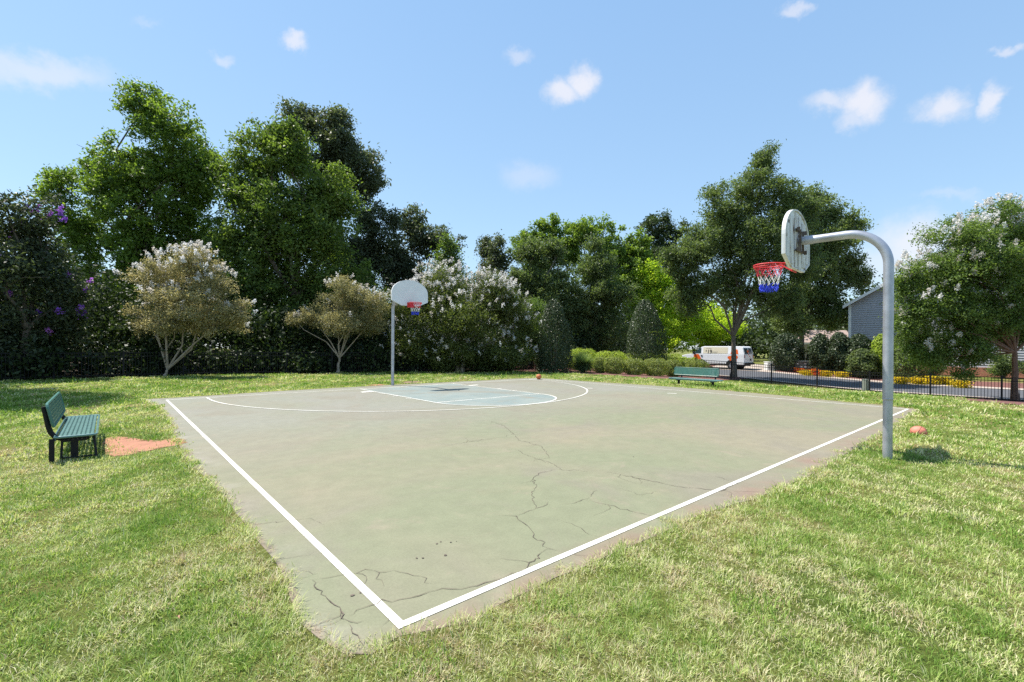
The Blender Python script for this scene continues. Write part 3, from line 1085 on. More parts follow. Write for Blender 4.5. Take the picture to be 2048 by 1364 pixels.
def crown_points(lobes, n_leaf, per_clump=42, clump=.42, sub=9, subr=.5, flat=.75):
    """lobes: (center xyz, radii xyz). returns leaf centres, tint, the sublobe list"""
    areas = np.array([r[0] * r[2] + .3 * r[1] * r[2] for c, r in lobes]); areas = areas / areas.sum()
    C = []; T = []; subs = []
    for (c, r), ar in zip(lobes, areas):
        c = np.array(c); r = np.array(r)
        m = max(3, int(sub * (ar * len(lobes)) ** .5))
        dirs = rand_dirs(m)
        cs = [c + d * r * RNG.uniform(.45, .72) for d in dirs] + [c]
        rs = [r * subr * RNG.uniform(.7, 1.15) for _ in dirs] + [r * .6]
        nl = int(n_leaf * ar)
        wts = np.array([q[0] * q[2] for q in rs]); wts /= wts.sum()
        for cc, rr, ww in zip(cs, rs, wts):
            subs.append((cc, rr))
            k = max(1, int(nl * ww / per_clump))
            d = rand_dirs(k); rad = RNG.uniform(0, 1, k) ** .45
            pc = cc + d * rad[:, None] * rr
            base_t = RNG.normal(.42, .16, 1) * .5 + RNG.normal(.42, .2, k) * .5
            cnt = RNG.poisson(per_clump, k)
            idx = np.repeat(np.arange(k), cnt)
            off = RNG.normal(0, 1, (len(idx), 3)) * np.array([1, 1, flat]) * clump * RNG.uniform(.6, 1.2, k)[idx][:, None]
            C.append(pc[idx] + off); T.append(base_t[idx] + RNG.normal(0, .12, len(idx)))
    return np.concatenate(C), np.concatenate(T), subs


def trunk_mesh(base, fork, r0, targets, multi=1, lean=None, nseg=5, twig=3, rscale=1.0, fork_r=.62):
    """base at the origin; limbs to the given targets (local)"""
    b = MB()
    fork = Vector(fork)
    stems = []
    if multi <= 1:
        pts = [Vector((0, 0, -.1))]; rad = [r0 * 1.35]
        for k in range(1, nseg + 1):
            q = fork * (k / nseg) + Vector((random.gauss(0, .03), random.gauss(0, .03), 0)) * r0 * 6 * (k < nseg)
            pts.append(q); rad.append(r0 * (1 - (1 - fork_r) * k / nseg))
        b.tube(pts, rad, 9)
        stems.append(fork)
    else:
        for k in range(multi):
            a = 6.28 * k / multi + random.uniform(-.4, .4)
            e = fork + Vector((math.cos(a), math.sin(a), 0)) * fork.length * .32 + Vector((0, 0, random.uniform(-.2, .3)))
            s = Vector((math.cos(a) * r0, math.sin(a) * r0, -.1))
            pts = [s, s.lerp(e, .35) + Vector((0, 0, .12 * fork.length)), s.lerp(e, .7) + Vector((0, 0, .08 * fork.length)), e]
            b.tube(pts, [r0 * .75, r0 * .62, r0 * .52, r0 * .44], 8)
            stems.append(e)
    for tgt, rr in targets:
        tgt = Vector(tgt)
        s = min(stems, key=lambda q: (q - tgt).length)
        L = (tgt - s).length
        if L < .3: continue
        m1 = s.lerp(tgt, .33) + Vector((random.gauss(0, .06), random.gauss(0, .06), .06)) * L
        m2 = s.lerp(tgt, .66) + Vector((random.gauss(0, .06), random.gauss(0, .06), .05)) * L
        ra = r0 * (.42 if multi <= 1 else .34) * rscale
        b.tube([s, m1, m2, tgt], [ra, ra * .72, ra * .5, ra * .3], 6, cap=False)
        for _ in range(twig):
            d = Vector(rand_dirs(1)[0]); d.z = abs(d.z) * .8
            e = tgt + Vector((d.x * rr[0], d.y * rr[1], d.z * rr[2])) * .85
            mm = tgt.lerp(e, .5) + Vector((random.gauss(0, .05), random.gauss(0, .05), .03)) * (e - tgt).length
            b.tube([m2.lerp(tgt, .6), mm, e], [ra * .3, ra * .2, ra * .08], 5, cap=False)
    return b


def tree(name, base, d, lobes_px, n_leaf, leaf, mleaf, label, cat='tree', bark=None, r0=.2, fork=None, multi=1, depth=.8,
         per_clump=60, clump=.32, sub=10, subr=.5, blooms=None, group=None, twig=3, rscale=1.0, up=.5, flat=.75, tshift=0.0):
    """lobes_px: (px, py, half width px, half height px, extra depth m) seen at distance d"""
    base = Vector(base)
    lobes = []
    for px, py, rw, rh, dd in lobes_px:
        c = AT(px, py, d + dd) - base
        k = (d + dd) / F
        lobes.append((tuple(c), (rw * k, max(.6 * rh, rw) * k * depth, rh * k)))
    root = thing(name, base, label, cat, group)
    C, T, subs = crown_points(lobes, n_leaf, per_clump, clump, sub, subr, flat)
    ok = C[:, 2] > .12
    C = C[ok]; T = T[ok] + tshift
    me = mesh_np('crown', leaf_quads(C, leaf, leaf * .55, up), 4, T)
    link('crown', me, root, mleaf)
    if fork is None:
        fork = (0, 0, 2.0)
    tg = [(c, r) for c, r in lobes]
    tm = trunk_mesh(None, fork, r0, tg, multi, twig=twig, rscale=rscale)
    tm.build('trunk', bark or M_BARK, root, smooth=True)
    if blooms:
        mb, nb, size, fmin, per = blooms
        Cb = []; Tb = []
        sub_c = np.array([s[0] for s in subs]); sub_r = np.array([s[1] for s in subs])
        zlo = C[:, 2].min(); zhi = C[:, 2].max()
        cen = C.mean(0)
        k = 0
        while k < nb:
            i = RNG.integers(len(subs))
            dv = rand_dirs(1)[0]; dv[2] = abs(dv[2]) * .9 + .1
            dv /= np.linalg.norm(dv)
            p = sub_c[i] + dv * sub_r[i] * RNG.uniform(1.0, 1.3)
            h = (p[2] - zlo) / (zhi - zlo)
            if RNG.uniform() > fmin + (1 - fmin) * h ** 2.2:
                continue
            outw = (p - cen); outw[2] = abs(outw[2])
            m = RNG.poisson(per)
            axis = dv + np.array([0, 0, .6]); axis /= np.linalg.norm(axis)
            tt = RNG.uniform(0, 1, m)
            q = p + axis * (tt * size * 1.5)[:, None] + RNG.normal(0, 1, (m, 3)) * (size * .36 * (1.1 - .7 * tt))[:, None]
            Cb.append(q); Tb.append(np.full(m, RNG.uniform(.2, .95)) + RNG.normal(0, .1, m))
            k += 1
        Cb = np.concatenate(Cb); Tb = np.concatenate(Tb)
        me = mesh_np('blossom', leaf_quads(Cb, size * .42, size * .36, .3), 4, Tb)
        link('blossom', me, root, mb)
    return root


def neat_shrub(name, base, h, rx, ry, n, leaf, mleaf, label, cat, shape='egg', group=None, zb=.05, stem=True, rough=.06):
    """clipped shrub: dense leaves in the outer shell, more inside"""
    root = thing(name, base, label, cat, group)
    u = RNG.uniform(0, 1, n)
    if shape == 'egg':
        zz = u ** .9
        prof = np.sqrt(np.clip(1 - (np.abs(zz - .34) / np.where(zz > .34, .66, .40)) ** 2.1, 0, 1))
    elif shape == 'cone':
        zz = u ** 1.15
        prof = np.sqrt(np.clip(1 - (np.abs(zz - .22) / np.where(zz > .22, .78, .5)) ** 1.75, 0, 1))
    else:
        zz = u
        prof = np.sqrt(np.clip(1 - (np.abs(zz - .5) / .55) ** 3.2, 0, 1))
    th = RNG.uniform(0, 6.283, n)
    rad = 1 - np.abs(RNG.normal(0, .10, n)) - (RNG.uniform(0, 1, n) < .3) * RNG.uniform(0, .5, n)
    lump = 1 + rough * (np.sin(3 * th + 5 * zz) + np.sin(5 * th - 9 * zz + 1) + np.sin(2 * th + 14 * zz))
    x = np.cos(th) * prof * rad * lump * rx; y = np.sin(th) * prof * rad * lump * ry
    z = zb + zz * (h - zb) * (1 + .03 * np.sin(4 * th))
    C = np.stack([x, y, z], 1) + RNG.normal(0, leaf * .35, (n, 3))
    bias = np.stack([np.cos(th), np.sin(th), .7 * (zz - .3)], 1) * .9
    T = .42 + .2 * np.sin(7 * th + 11 * zz) * .6 + RNG.normal(0, .2, n)
    me = mesh_np('foliage', leaf_quads(C, leaf, leaf * .6, .35, bias=bias), 4, T)
    link('foliage', me, root, mleaf)
    if stem:
        b = MB()
        for k in range(3):
            a = 2.1 * k + random.random()
            b.tube([(math.cos(a) * .05, math.sin(a) * .05, -.05), (math.cos(a) * rx * .2, math.sin(a) * ry * .2, h * .35), (math.cos(a) * rx * .4, math.sin(a) * ry * .4, h * .75)], [.05, .035, .015], 6)
        b.build('stem', M_BARK, root, smooth=True)
    return root


RNG = np.random.default_rng(23)
random.seed(19)


def base_at(px, d):
    x = (px - 1024) / F * d
    return Vector((x, d, gz(x, d)))


# --- trees behind the left fence
tree('flowering_tree', base_at(45, 20.6), 20.6, [(10, 435, 85, 70, 0), (95, 500, 70, 70, 1), (10, 570, 110, 100, -.5), (130, 610, 75, 90, .8), (-80, 520, 100, 130, 1), (60, 680, 120, 60, .5)],
     33000, .16, M_LEAF_PURPLE, 'dark leaved tree with purple blossoms at the left edge behind the fence', r0=.22, fork=(.2, 0, 2.2),
     blooms=(M_BLOOM_PURPLE, 64, .19, .5, 50), sub=15, subr=.36, clump=.27)
tree('tall_tree', base_at(290, 32), 32, [(285, 215, 60, 55, 0), (345, 275, 85, 75, 0), (220, 330, 85, 70, -.5), (395, 350, 75, 85, .5), (115, 375, 55, 55, 0), (290, 420, 130, 110, 0), (170, 470, 90, 90, .5), (400, 480, 80, 110, 1), (250, 570, 120, 80, 1.5), (330, 360, 100, 90, .6), (300, 500, 110, 90, -.4), (390, 580, 80, 80, .8), (130, 560, 80, 70, 1)],
     98000, .22, M_LEAF_BRIGHT, 'tall airy light green tree, leftmost of the high trees behind the fence', r0=.36, fork=(0, 0, 6), rscale=.7, sub=17, subr=.38, clump=.30, per_clump=60, depth=.7)
tree('broad_tree', base_at(590, 31), 31, [(565, 320, 95, 70, 0), (650, 400, 80, 80, .3), (490, 360, 70, 80, .4), (560, 440, 130, 100, -.3), (490, 520, 100, 110, 0), (640, 530, 110, 110, 0), (560, 620, 150, 90, .5), (700, 620, 80, 80, .5), (540, 280, 55, 45, .3)],
     98000, .22, M_LEAF_MID, 'broad dense tree with light green top and black shaded lower half behind the fence', r0=.4, fork=(0, 0, 4.5), sub=18, subr=.38, clump=.32, tshift=.1)
tree('tall_tree', base_at(690, 40), 40, [(590, 255, 65, 50, 0), (670, 280, 80, 65, 0), (710, 360, 70, 80, .5), (640, 350, 80, 80, 1), (745, 470, 60, 90, 0), (700, 550, 90, 110, .5), (790, 540, 50, 70, .5)],
     66000, .25, M_LEAF_GREY, 'tall greyish sparse tree rising behind the broad dense tree', r0=.42, fork=(0, 0, 9), sub=15, subr=.34, clump=.32, per_clump=55, depth=.7)
tree('grey_green_tree', base_at(835, 42), 42, [(825, 455, 45, 48, 0), (870, 490, 50, 50, 0), (800, 540, 60, 60, 0), (870, 570, 60, 60, 0), (840, 630, 80, 60, .5)],
     26000, .26, M_LEAF_GREY, 'mid height grey green tree behind the white flowering mass', r0=.3, fork=(0, 0, 5))
tree('conical_tree', base_at(895, 37), 37, [(895, 495, 18, 35, 0), (895, 535, 34, 38, 0), (896, 590, 48, 48, 0), (900, 650, 55, 45, 0)],
     17000, .2, M_LEAF_MID, 'small conical bright green tree just left of the sky gap', r0=.2, fork=(0, 0, 3))
tree('conical_tree', base_at(968, 44), 44, [(966, 500, 16, 36, 0), (966, 550, 26, 45, 0), (970, 620, 36, 55, 0)], 12000, .22, M_LEAF_GREY,
     'slim grey green conical tree, left of a close pair above the white blossoms', r0=.2, fork=(0, 0, 3))
tree('conical_tree', base_at(994, 42), 42, [(993, 500, 17, 36, 0), (994, 550, 28, 45, 0), (996, 620, 38, 55, 0)], 12000, .22, M_LEAF_GREY,
     'slim grey green conical tree, right of a close pair above the white blossoms', r0=.2, fork=(0, 0, 3))
tree('tall_tree', base_at(1095, 58), 58, [(1055, 490, 40, 45, 0), (1095, 462, 34, 38, 0), (1130, 500, 45, 50, 0), (1080, 560, 70, 60, 0)], 24000, .32, M_LEAF_BRIGHT,
     'yellowish green tree rising behind the two dark oaks, left of its pair', r0=.35, fork=(0, 0, 7), tshift=.1)
tree('tall_tree', base_at(1205, 56), 56, [(1160, 475, 34, 42, 0), (1205, 475, 34, 40, 0), (1250, 500, 45, 50, 0), (1280, 520, 36, 50, 0), (1220, 550, 80, 60, 0), (1290, 590, 50, 60, 0)], 34000, .32, M_LEAF_BRIGHT,
     'wide yellowish green tree rising behind the two dark oaks, right of its pair', r0=.35, fork=(0, 0, 7), tshift=.14)
tree('oak_tree', base_at(1075, 41), 41, [(1065, 505, 45, 40, 0), (1115, 510, 34, 40, 0), (1045, 560, 50, 60, 0), (1105, 570, 55, 65, 0), (1075, 630, 75, 60, 0), (1140, 640, 50, 50, .5)],
     42000, .19, M_LEAF_OAK, 'dark round oak directly behind the clipped conical holly', r0=.22, fork=(0, 0, 2.6), sub=12, clump=.27)
tree('oak_tree', base_at(1183, 42), 42, [(1190, 495, 22, 28, 0), (1190, 540, 42, 48, 0), (1205, 590, 60, 60, 0), (1160, 610, 50, 60, 0), (1205, 650, 70, 50, 0)],
     40000, .18, M_LEAF_OAK, 'dark pointed oak behind the low hedge, in the middle of the picture', r0=.16, fork=(0, 0, 2.2), sub=12, clump=.26)
tree('yellow_tree', base_at(1320, 54), 54, [(1300, 545, 38, 34, 0), (1325, 562, 46, 40, 0), (1285, 605, 50, 48, 0), (1350, 615, 56, 55, 0), (1310, 670, 64, 40, 0), (1390, 660, 60, 50, .5), (1445, 650, 55, 50, 1)],
     40000, .24, M_LEAF_YELLOW, 'bright yellow green small tree behind the right clipped holly', r0=.14, fork=(0, 0, 1.6))
tree('far_tree', base_at(1312, 60), 60, [(1315, 455, 40, 36, 0), (1345, 490, 50, 50, 0), (1310, 530, 55, 50, 0)], 16000, .32, M_LEAF_DARK,
     'far dark tree peeping out left of the large oak', r0=.3, fork=(0, 0, 7))
# --- the two big oaks on the right
b1 = G(1467, 752)
tree('oak_tree', b1, b1.y, [(1530, 320, 38, 36, 0), (1520, 375, 75, 52, 0), (1450, 415, 65, 52, 0), (1585, 425, 62, 58, .3), (1520, 465, 110, 70, 0), (1415, 490, 75, 65, 0), (1370, 520, 60, 55, -.3), (1590, 520, 70, 65, .5), (1480, 560, 115, 62, -.2), (1380, 590, 55, 48, .3), (1555, 600, 60, 50, .4)],
     118000, .155, M_LEAF_OAK, 'large pyramidal oak whose grey trunk stands in mulch before the van', r0=.21, fork=(0, 0, 2.9), sub=20, subr=.38, clump=.23, per_clump=60, twig=4, bark=M_BARK, depth=.75)
b2 = base_at(1602, 43.5)
tree('oak_tree', b2, 43.5, [(1600, 430, 55, 52, 0), (1650, 410, 45, 45, 0), (1640, 490, 70, 60, 0), (1690, 460, 36, 44, 0), (1700, 540, 42, 60, 0), (1610, 560, 70, 60, 0), (1660, 610, 70, 46, 0), (1580, 625, 50, 45, 0)],
     66000, .22, M_LEAF_OAK, 'oak across the road beside the mailboxes, right of the large oak', r0=.28, fork=(0, 0, 4.2), sub=12, clump=.32, tshift=.06)
# --- crape myrtles
b3 = G(330, 757)
tree('crape_myrtle', b3, b3.y, [(385, 535, 62, 45, 0), (320, 575, 62, 50, .3), (430, 575, 50, 45, 0), (370, 620, 90, 48, -.2), (295, 640, 48, 40, .3), (445, 645, 55, 42, .2), (350, 655, 80, 28, 0), (475, 625, 26, 30, 0)],
     46000, .085, M_LEAF_BRONZE, 'bronze leaved crape myrtle with white flower tops and a forked leaning trunk', 'tree', M_BARKPALE, .078, fork=(.12, .02, .35), sub=15, subr=.42, clump=.14,
     blooms=(M_BLOOM_WHITE, 150, .17, .01, 40), twig=6, rscale=1.75, per_clump=36)
b4 = G(676, 748)
tree('crape_myrtle', b4, b4.y, [(690, 580, 58, 32, 0), (665, 615, 62, 36, .2), (730, 610, 50, 38, 0), (615, 640, 42, 22, 0), (690, 650, 75, 30, -.2), (745, 645, 40, 32, .2), (590, 642, 24, 16, 0)],
     36000, .085, M_LEAF_BRONZE, 'smaller bronze crape myrtle with pale branching trunk left of the far hoop', 'tree', M_BARKPALE, .10, fork=(.1, 0, .85), sub=15, subr=.42, clump=.14,
     blooms=(M_BLOOM_WHITE, 55, .15, .03, 34), twig=6, rscale=1.0, per_clump=30, tshift=-.1)
b5 = base_at(920, 28.3)
tree('crape_myrtle', b5, 28.3, [(880, 575, 68, 45, 0), (960, 585, 70, 48, 0), (830, 610, 55, 48, .3), (1010, 620, 48, 50, .2), (920, 640, 110, 55, -.5), (1045, 670, 34, 45, .2), (820, 690, 55, 40, 0), (960, 700, 100, 38, -.3), (880, 710, 80, 32, -.2), (1030, 710, 44, 30, 0)],
     112000, .105, M_LEAF_CRAPE, 'huge mounded crape myrtle full of white blossoms behind the far hoop', 'shrub', M_BARKPALE, .16, fork=(0, 0, 1.2), multi=6, sub=13, clump=.22,
     blooms=(M_BLOOM_WHITE, 950, .17, .16, 24), twig=3, per_clump=32)
tree('shrub', base_at(1075, 30.5), 30.5, [(1075, 620, 28, 26, 0), (1062, 655, 40, 34, 0), (1085, 690, 44, 38, 0)], 11000, .11, M_LEAF_CRAPEG,
     'olive green shrub between the white crape myrtle and the dark conical holly', 'shrub', M_BARKPALE, .1, fork=(0, 0, .8), multi=4, clump=.2)
b6 = G(2032, 798)
tree('crape_myrtle', b6, b6.y, [(2010, 440, 75, 45, 0), (1920, 470, 75, 48, 0), (2080, 450, 80, 60, .5), (1860, 530, 68, 52, 0), (1960, 540, 110, 60, -.4), (2080, 560, 90, 70, 0), (1840, 610, 52, 52, -.2), (1920, 620, 85, 52, 0), (2010, 610, 80, 50, .3), (1815, 555, 34, 40, 0), (1895, 690, 52, 36, .2), (1950, 690, 34, 28, -.3), (1835, 680, 34, 40, .3), (2100, 630, 60, 40, .3), (2140, 480, 100, 90, .5), (1985, 500, 100, 60, 1.2), (1900, 560, 90, 70, 1.2), (1812, 645, 32, 50, 0), (1860, 715, 45, 30, .3), (1955, 705, 40, 30, 0), (1925, 735, 26, 18, .1), (1965, 655, 75, 36, .4), (2015, 660, 55, 34, .9), (2070, 670, 50, 36, .8)],
     175000, .105, M_LEAF_CRAPEG, 'wide green crape myrtle with white flower heads and red brown trunk at the right', 'tree', M_BARKRED, .15, fork=(-.05, 0, 2.35), sub=14, clump=.19,
     blooms=(M_BLOOM_WHITE, 560, .18, .10, 46), twig=2, rscale=.8, per_clump=44)

tree('shade_tree', Vector((-22.5, 16.8, 0)), 16.8, [(-270, -310, 160, 150, 0), (-270, -460, 150, 140, .5), (-270, -140, 150, 130, 0), (-330, -390, 160, 150, -1.5), (-290, -290, 150, 150, 2.5), (-300, -560, 130, 120, 1.5), (-290, -60, 140, 120, 2.5), (-290, -200, 140, 140, -1.5)], 42000, .2, M_LEAF_MID,
     'tall tree just left of the frame whose shadow lies on the left lawn', r0=.3, fork=(0, 0, 9), clump=.3)
# --- clipped hollies, street shrubs
hb = base_at(1108, 29.0)
neat_shrub('holly_shrub', hb, 4.45, 1.12, 1.1, 17000, .085, M_LEAF_HOLLY, 'black green clipped conical holly beside the white crape myrtle', 'shrub', 'cone')
hb = base_at(1291, 33.5)
neat_shrub('holly_shrub', hb, 5.15, 1.45, 1.4, 21000, .085, M_LEAF_HOLLY, 'glossy egg shaped clipped holly rising behind the low hedge', 'shrub', 'cone')


def street_shrub(px, ptop, pbot, halfw, d, label, m=M_LEAF_HOLLY, n=9000, shape='egg', leaf=.15, group='rounded evergreen shrubs along the street'):
    g = base_at(px, d)
    zt = EYE + (HZ - ptop) * d / F
    neat_shrub('evergreen_shrub', g, zt - g.z, halfw * d / F, halfw * d / F, n, leaf, m, label, 'shrub', shape, group, rough=.09)


street_shrub(1572, 665, 742, 30, 40.6, 'dark rounded evergreen left of the oak trunk across the road')
street_shrub(1640, 667, 742, 22, 39.0, 'rounded evergreen behind the mailboxes, against the brown roof')
street_shrub(1678, 664, 743, 24, 38.2, 'rounded evergreen just left of the grey house corner')
street_shrub(1717, 667, 745, 28, 37.6, 'rounded evergreen in front of the grey siding, behind a lower one')
street_shrub(1724, 696, 747, 27, 36.4, 'lower lighter evergreen in front of the grey siding', M_LEAF_OAK)
street_shrub(1763, 668, 750, 22, 36.4, 'yellow tipped bush close left of the near hoop pole', M_LEAF_HEDGE)
street_shrub(1832, 640, 748, 42, 33.6, 'tall evergreen beneath the right crape myrtle by yellow flowers', M_LEAF_OAK, 14000, leaf=.13)
tree('small_tree', base_at(2006, 33.2), 33.2, [(1998, 715, 26, 18, 0), (2022, 722, 24, 18, 0), (2008, 735, 32, 14, 0), (1990, 735, 18, 14, 0)], 7000, .13, M_LEAF_OAK,
     'small dark multi stemmed shrub on the lawn by the house corner', 'shrub', M_BARK, .09, fork=(0, 0, .6), multi=4, clump=.16)

# --- hedge by the mulch bed
GH = 'rounded shrubs of the low hedge'


def hedge(px, pbase, ptop, halfw, label, m, n=4600, leaf=.075):
    g = G(px, pbase)
    d = g.y
    zt = EYE + (HZ - ptop) * d / F
    neat_shrub('hedge_shrub', g, zt - g.z, halfw * d / F, halfw * d / F * .9, n, leaf, m, label, 'shrub', 'dome', GH, rough=.08)


hedge(1166, 739.5, 697, 30, 'light green hedge shrub behind the ornamental grass clump', M_LEAF_HEDGE)
hedge(1222, 742, 702, 34, 'light green hedge shrub at the back, second from the left', M_LEAF_HEDGE)
hedge(1282, 743, 705, 36, 'light green hedge shrub at the back below the egg shaped holly', M_LEAF_HEDGE)
hedge(1338, 745, 706, 34, 'light green hedge shrub at the back, left of the van nose', M_LEAF_HEDGE)
hedge(1377, 747, 713, 24, 'light green hedge shrub hiding the front wheel of the van', M_LEAF_HEDGE)
hedge(1202, 745, 714, 14, 'narrow front hedge shrub touching the ornamental grass', M_LEAF_HEDGEDK, 3000)
hedge(1229, 747, 714, 21, 'rounded front hedge shrub right of the ornamental grass', M_LEAF_HEDGEDK)
hedge(1270, 749, 717, 21, 'front hedge shrub in the middle of the mulch bed', M_LEAF_HEDGEDK)
hedge(1312, 751, 716, 25, 'wide front hedge shrub just left of the right bench', M_LEAF_HEDGEDK)
hedge(1347, 752, 719, 16, 'front hedge shrub touching the left end of the right bench', M_LEAF_HEDGEDK)
hedge(1390, 751, 717, 27, 'reddish tipped shrub behind the right bench back', M_LEAF_HEDGEDK)

# ornamental grass clump
g = G(1166, 744.5)
root = thing('ornamental_grass', g, 'arching tuft of ornamental grass at the left end of the mulch bed', 'plant')
n = 2600
az = RNG.uniform(0, 6.283, n); sp = np.abs(RNG.normal(.68, .36, n)); ln = RNG.uniform(.85, 1.5, n)
ax = np.stack([np.cos(az), np.sin(az), np.zeros(n)], 1); upv = np.array([0, 0, 1.])
p0 = ax * RNG.uniform(0, .12, n)[:, None]
p1 = p0 + (ax * np.sin(sp * .7)[:, None] + upv * np.cos(sp * .7)[:, None]) * (ln * .55)[:, None]
p2 = p1 + (ax * np.sin(sp * 1.9)[:, None] + upv * np.cos(sp * 1.9)[:, None]) * (ln * .5)[:, None]
sd = np.stack([-np.sin(az), np.cos(az), np.zeros(n)], 1) * .011
V = np.stack([p0, p1 + sd, p2, p1 - sd], 1).reshape(-1, 3)
link('blades', mesh_np('blades', V, 4, RNG.uniform(0, 1, n)), root, M_GRASSTALL)


# --- flowers along the street (clumps one can count)
def flower(px, py, wpx, hpx, m, label, group):
    g = G(px, py)
    k = g.y / F
    root = thing('flower_clump', g, label, 'flowers', group)
    n = 900
    C = np.stack([RNG.normal(0, wpx * k * .42, n), RNG.normal(0, .25, n), RNG.uniform(.02, hpx * k, n)], 1)
    T = RNG.uniform(0, .25, n) + .85 * (C[:, 2] / (hpx * k)) * (RNG.uniform(0, 1, n) < .85)
    link('bloom', mesh_np('bloom', leaf_quads(C, .10, .07, .8), 4, T), root, m)


YG = 'yellow flower clumps along the kerb'
for px, py, wp, hp, lab in [(1800, 764, 13, 14, 'yellow flower clump nearest right of the hoop pole'), (1836, 765, 11, 15, 'yellow flower clump at the foot of the tall evergreen'),
                            (1860, 765, 13, 18, 'tallest yellow flower clump, below the house windows'), (1888, 765, 14, 16, 'yellow flower clump right of the tallest one'),
                            (1922, 771, 15, 15, 'rightmost yellow flower clump, nearest the lawn')]:
    flower(px, py, wp, hp, M_BLOOM_YELLOW, lab, YG)
for px, py, wp, hp, m, lab in [(1597, 742, 10, 10, M_BLOOM_RED, 'red flower clump at the foot of the far oak'), (1612, 748, 9, 11, M_BLOOM_YELLOW, 'yellow flower clump right of the far oak trunk'),
                               (1629, 749, 6, 15, M_BLOOM_RED, 'tall red flower clump below the mailboxes'), (1650, 750, 11, 12, M_BLOOM_YELLOW, 'yellow green flower clump right of the mailboxes'),
                               (1682, 751, 11, 11, M_BLOOM_YELLOW, 'yellow green flower clump below the house corner shrub')]:
    flower(px, py, wp, hp, m, lab, 'flower clumps by the mailboxes')


# --- wood beyond the fence: one mass
def wood_mass(name, spots, n_each, leaf, m, label, clump=.5):
    C = []; T = []
    for c, r in spots:
        a, t, _ = crown_points([(c, r)], n_each, 40, clump, 10, .5)
        C.append(a); T.append(t)
    C = np.concatenate(C); T = np.concatenate(T)
    ok = C[:, 2] > ground_z(C[:, 0], C[:, 1]) + .03
    me = mesh_np(name, leaf_quads(C[ok], leaf, leaf * .6, .4), 4, T[ok])
    o = link(name, me, None, m)
    o['kind'] = 'stuff'; o['label'] = label; o['category'] = 'woods'


spots = []
fx = [p[0] for p in FENCE_L[:-1]] + [3.0, 9.0, 14.0, 22.0]; fy = [p[1] for p in FENCE_L[:-1]] + [35.0, 43.0, 48.0, 55.0]
for k in range(46):
    x = -40 + k * 1.2
    y0 = float(np.interp(x, fx, fy))
    for off, hh in ((1.1, .95), (2.6, 2.3), (5.5, 3.2), (9.5, 4.5)):
        h = hh * random.uniform(.8, 1.25)
        spots.append(((x + random.uniform(-.7, .7), y0 + off + random.uniform(-.6, .8), h * .75), (1.7, 1.4, h * .8)))
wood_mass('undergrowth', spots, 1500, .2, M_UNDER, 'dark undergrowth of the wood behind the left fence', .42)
spots = []
for k in range(58):
    a = math.radians(-64 + k * 2.3)
    R = random.uniform(62, 82)
    x, y = R * math.sin(a), R * math.cos(a)
    h = random.uniform(6.5, 9)
    spots.append(((x, y, h * .55), (4.2, 4, h * .6)))
wood_mass('distant_trees', spots, 2600, .5, M_LEAF_DARK, 'distant line of trees closing the view behind the street', .9)


# ------------------------------------------------------------------ fences
def fence(name, pts, label, spacing, height=1.2):
    """picket fence through plan points; posts and panels are parts"""
    P = [Vector(p) for p in pts]
    root = thing(name, (P[0].x, P[0].y, gz(P[0].x, P[0].y)), label, 'fence')
    o0 = root.location.copy()
    # resample
    L = [0]
    for i in range(len(P) - 1):
        L.append(L[-1] + (P[i + 1] - P[i]).length)
    n = int(round(L[-1] / spacing))
    st = []
    for k in range(n + 1):
        s = L[-1] * k / n
        i = max(j for j in range(len(P) - 1) if L[j] <= s + 1e-6)
        st.append(P[i].lerp(P[i + 1], (s - L[i]) / (L[i + 1] - L[i])))
    for k, q in enumerate(st):
        z = gz(q.x, q.y)
        b = MB()
        nx = st[min(k + 1, n)] - st[max(k - 1, 0)]
        rot = Matrix.Rotation(math.atan2(nx.y, nx.x), 3, 'Z')
        b.box((q.x - o0.x, q.y - o0.y, z - o0.z + height / 2), (.07, .07, height + .06), rot)
        b.box((q.x - o0.x, q.y - o0.y, z - o0.z + height + .045), (.085, .085, .03), rot)
        b.build('post', M_DARKMETAL, root)
        if k < n:
            r = st[k + 1]
            z2 = gz(r.x, r.y)
            b = MB()
            a3 = Vector((q.x - o0.x, q.y - o0.y, z - o0.z)); b3_ = Vector((r.x - o0.x, r.y - o0.y, z2 - o0.z))
            rot = Matrix.Rotation(math.atan2(r.y - q.y, r.x - q.x), 3, 'Z')
            ln = (r - q).length
            m = int(ln / .11)
            for j in range(1, m):
                c = a3.lerp(b3_, j / m)
                b.box((c.x, c.y, c.z + height / 2 - .01), (.018, .018, height - .08), rot)
            pitch = math.atan2(b3_.z - a3.z, ln)
            rr = rot @ Matrix.Rotation(-pitch, 3, 'Y')
            for hz_ in (.13, height - .19, height - .035):
                c = a3.lerp(b3_, .5)
                b.box((c.x, c.y, c.z + hz_), (ln - .07, .032, .032), rr)
            b.build('picket_panel', M_DARKMETAL, root)
    return root


fence('picket_fence', FENCE_L, 'black metal picket fence in the shade of the trees on the left', 2.4)
fr = [to_world(30.3, y) for y in (16.5, 12, 8, 4, 0, -4, -8, -12.0, -16.0)]
fence('picket_fence', fr, 'black metal picket fence in front of the street on the right', 2.44)


# ------------------------------------------------------------------ basketball hoops (court coordinates, facing +Y from origin at the pole base)
def board_outline(wd=1.50, h=.96):
    hw = wd / 2
    pts = [(-.36, 0), (.36, 0), (hw, .17)]
    for k in range(0, 25):
        a = math.pi * k / 24
        pts.append((hw * math.cos(a), .47 + (h - .47) * math.sin(a)))
    pts.append((-hw, .17))
    return pts


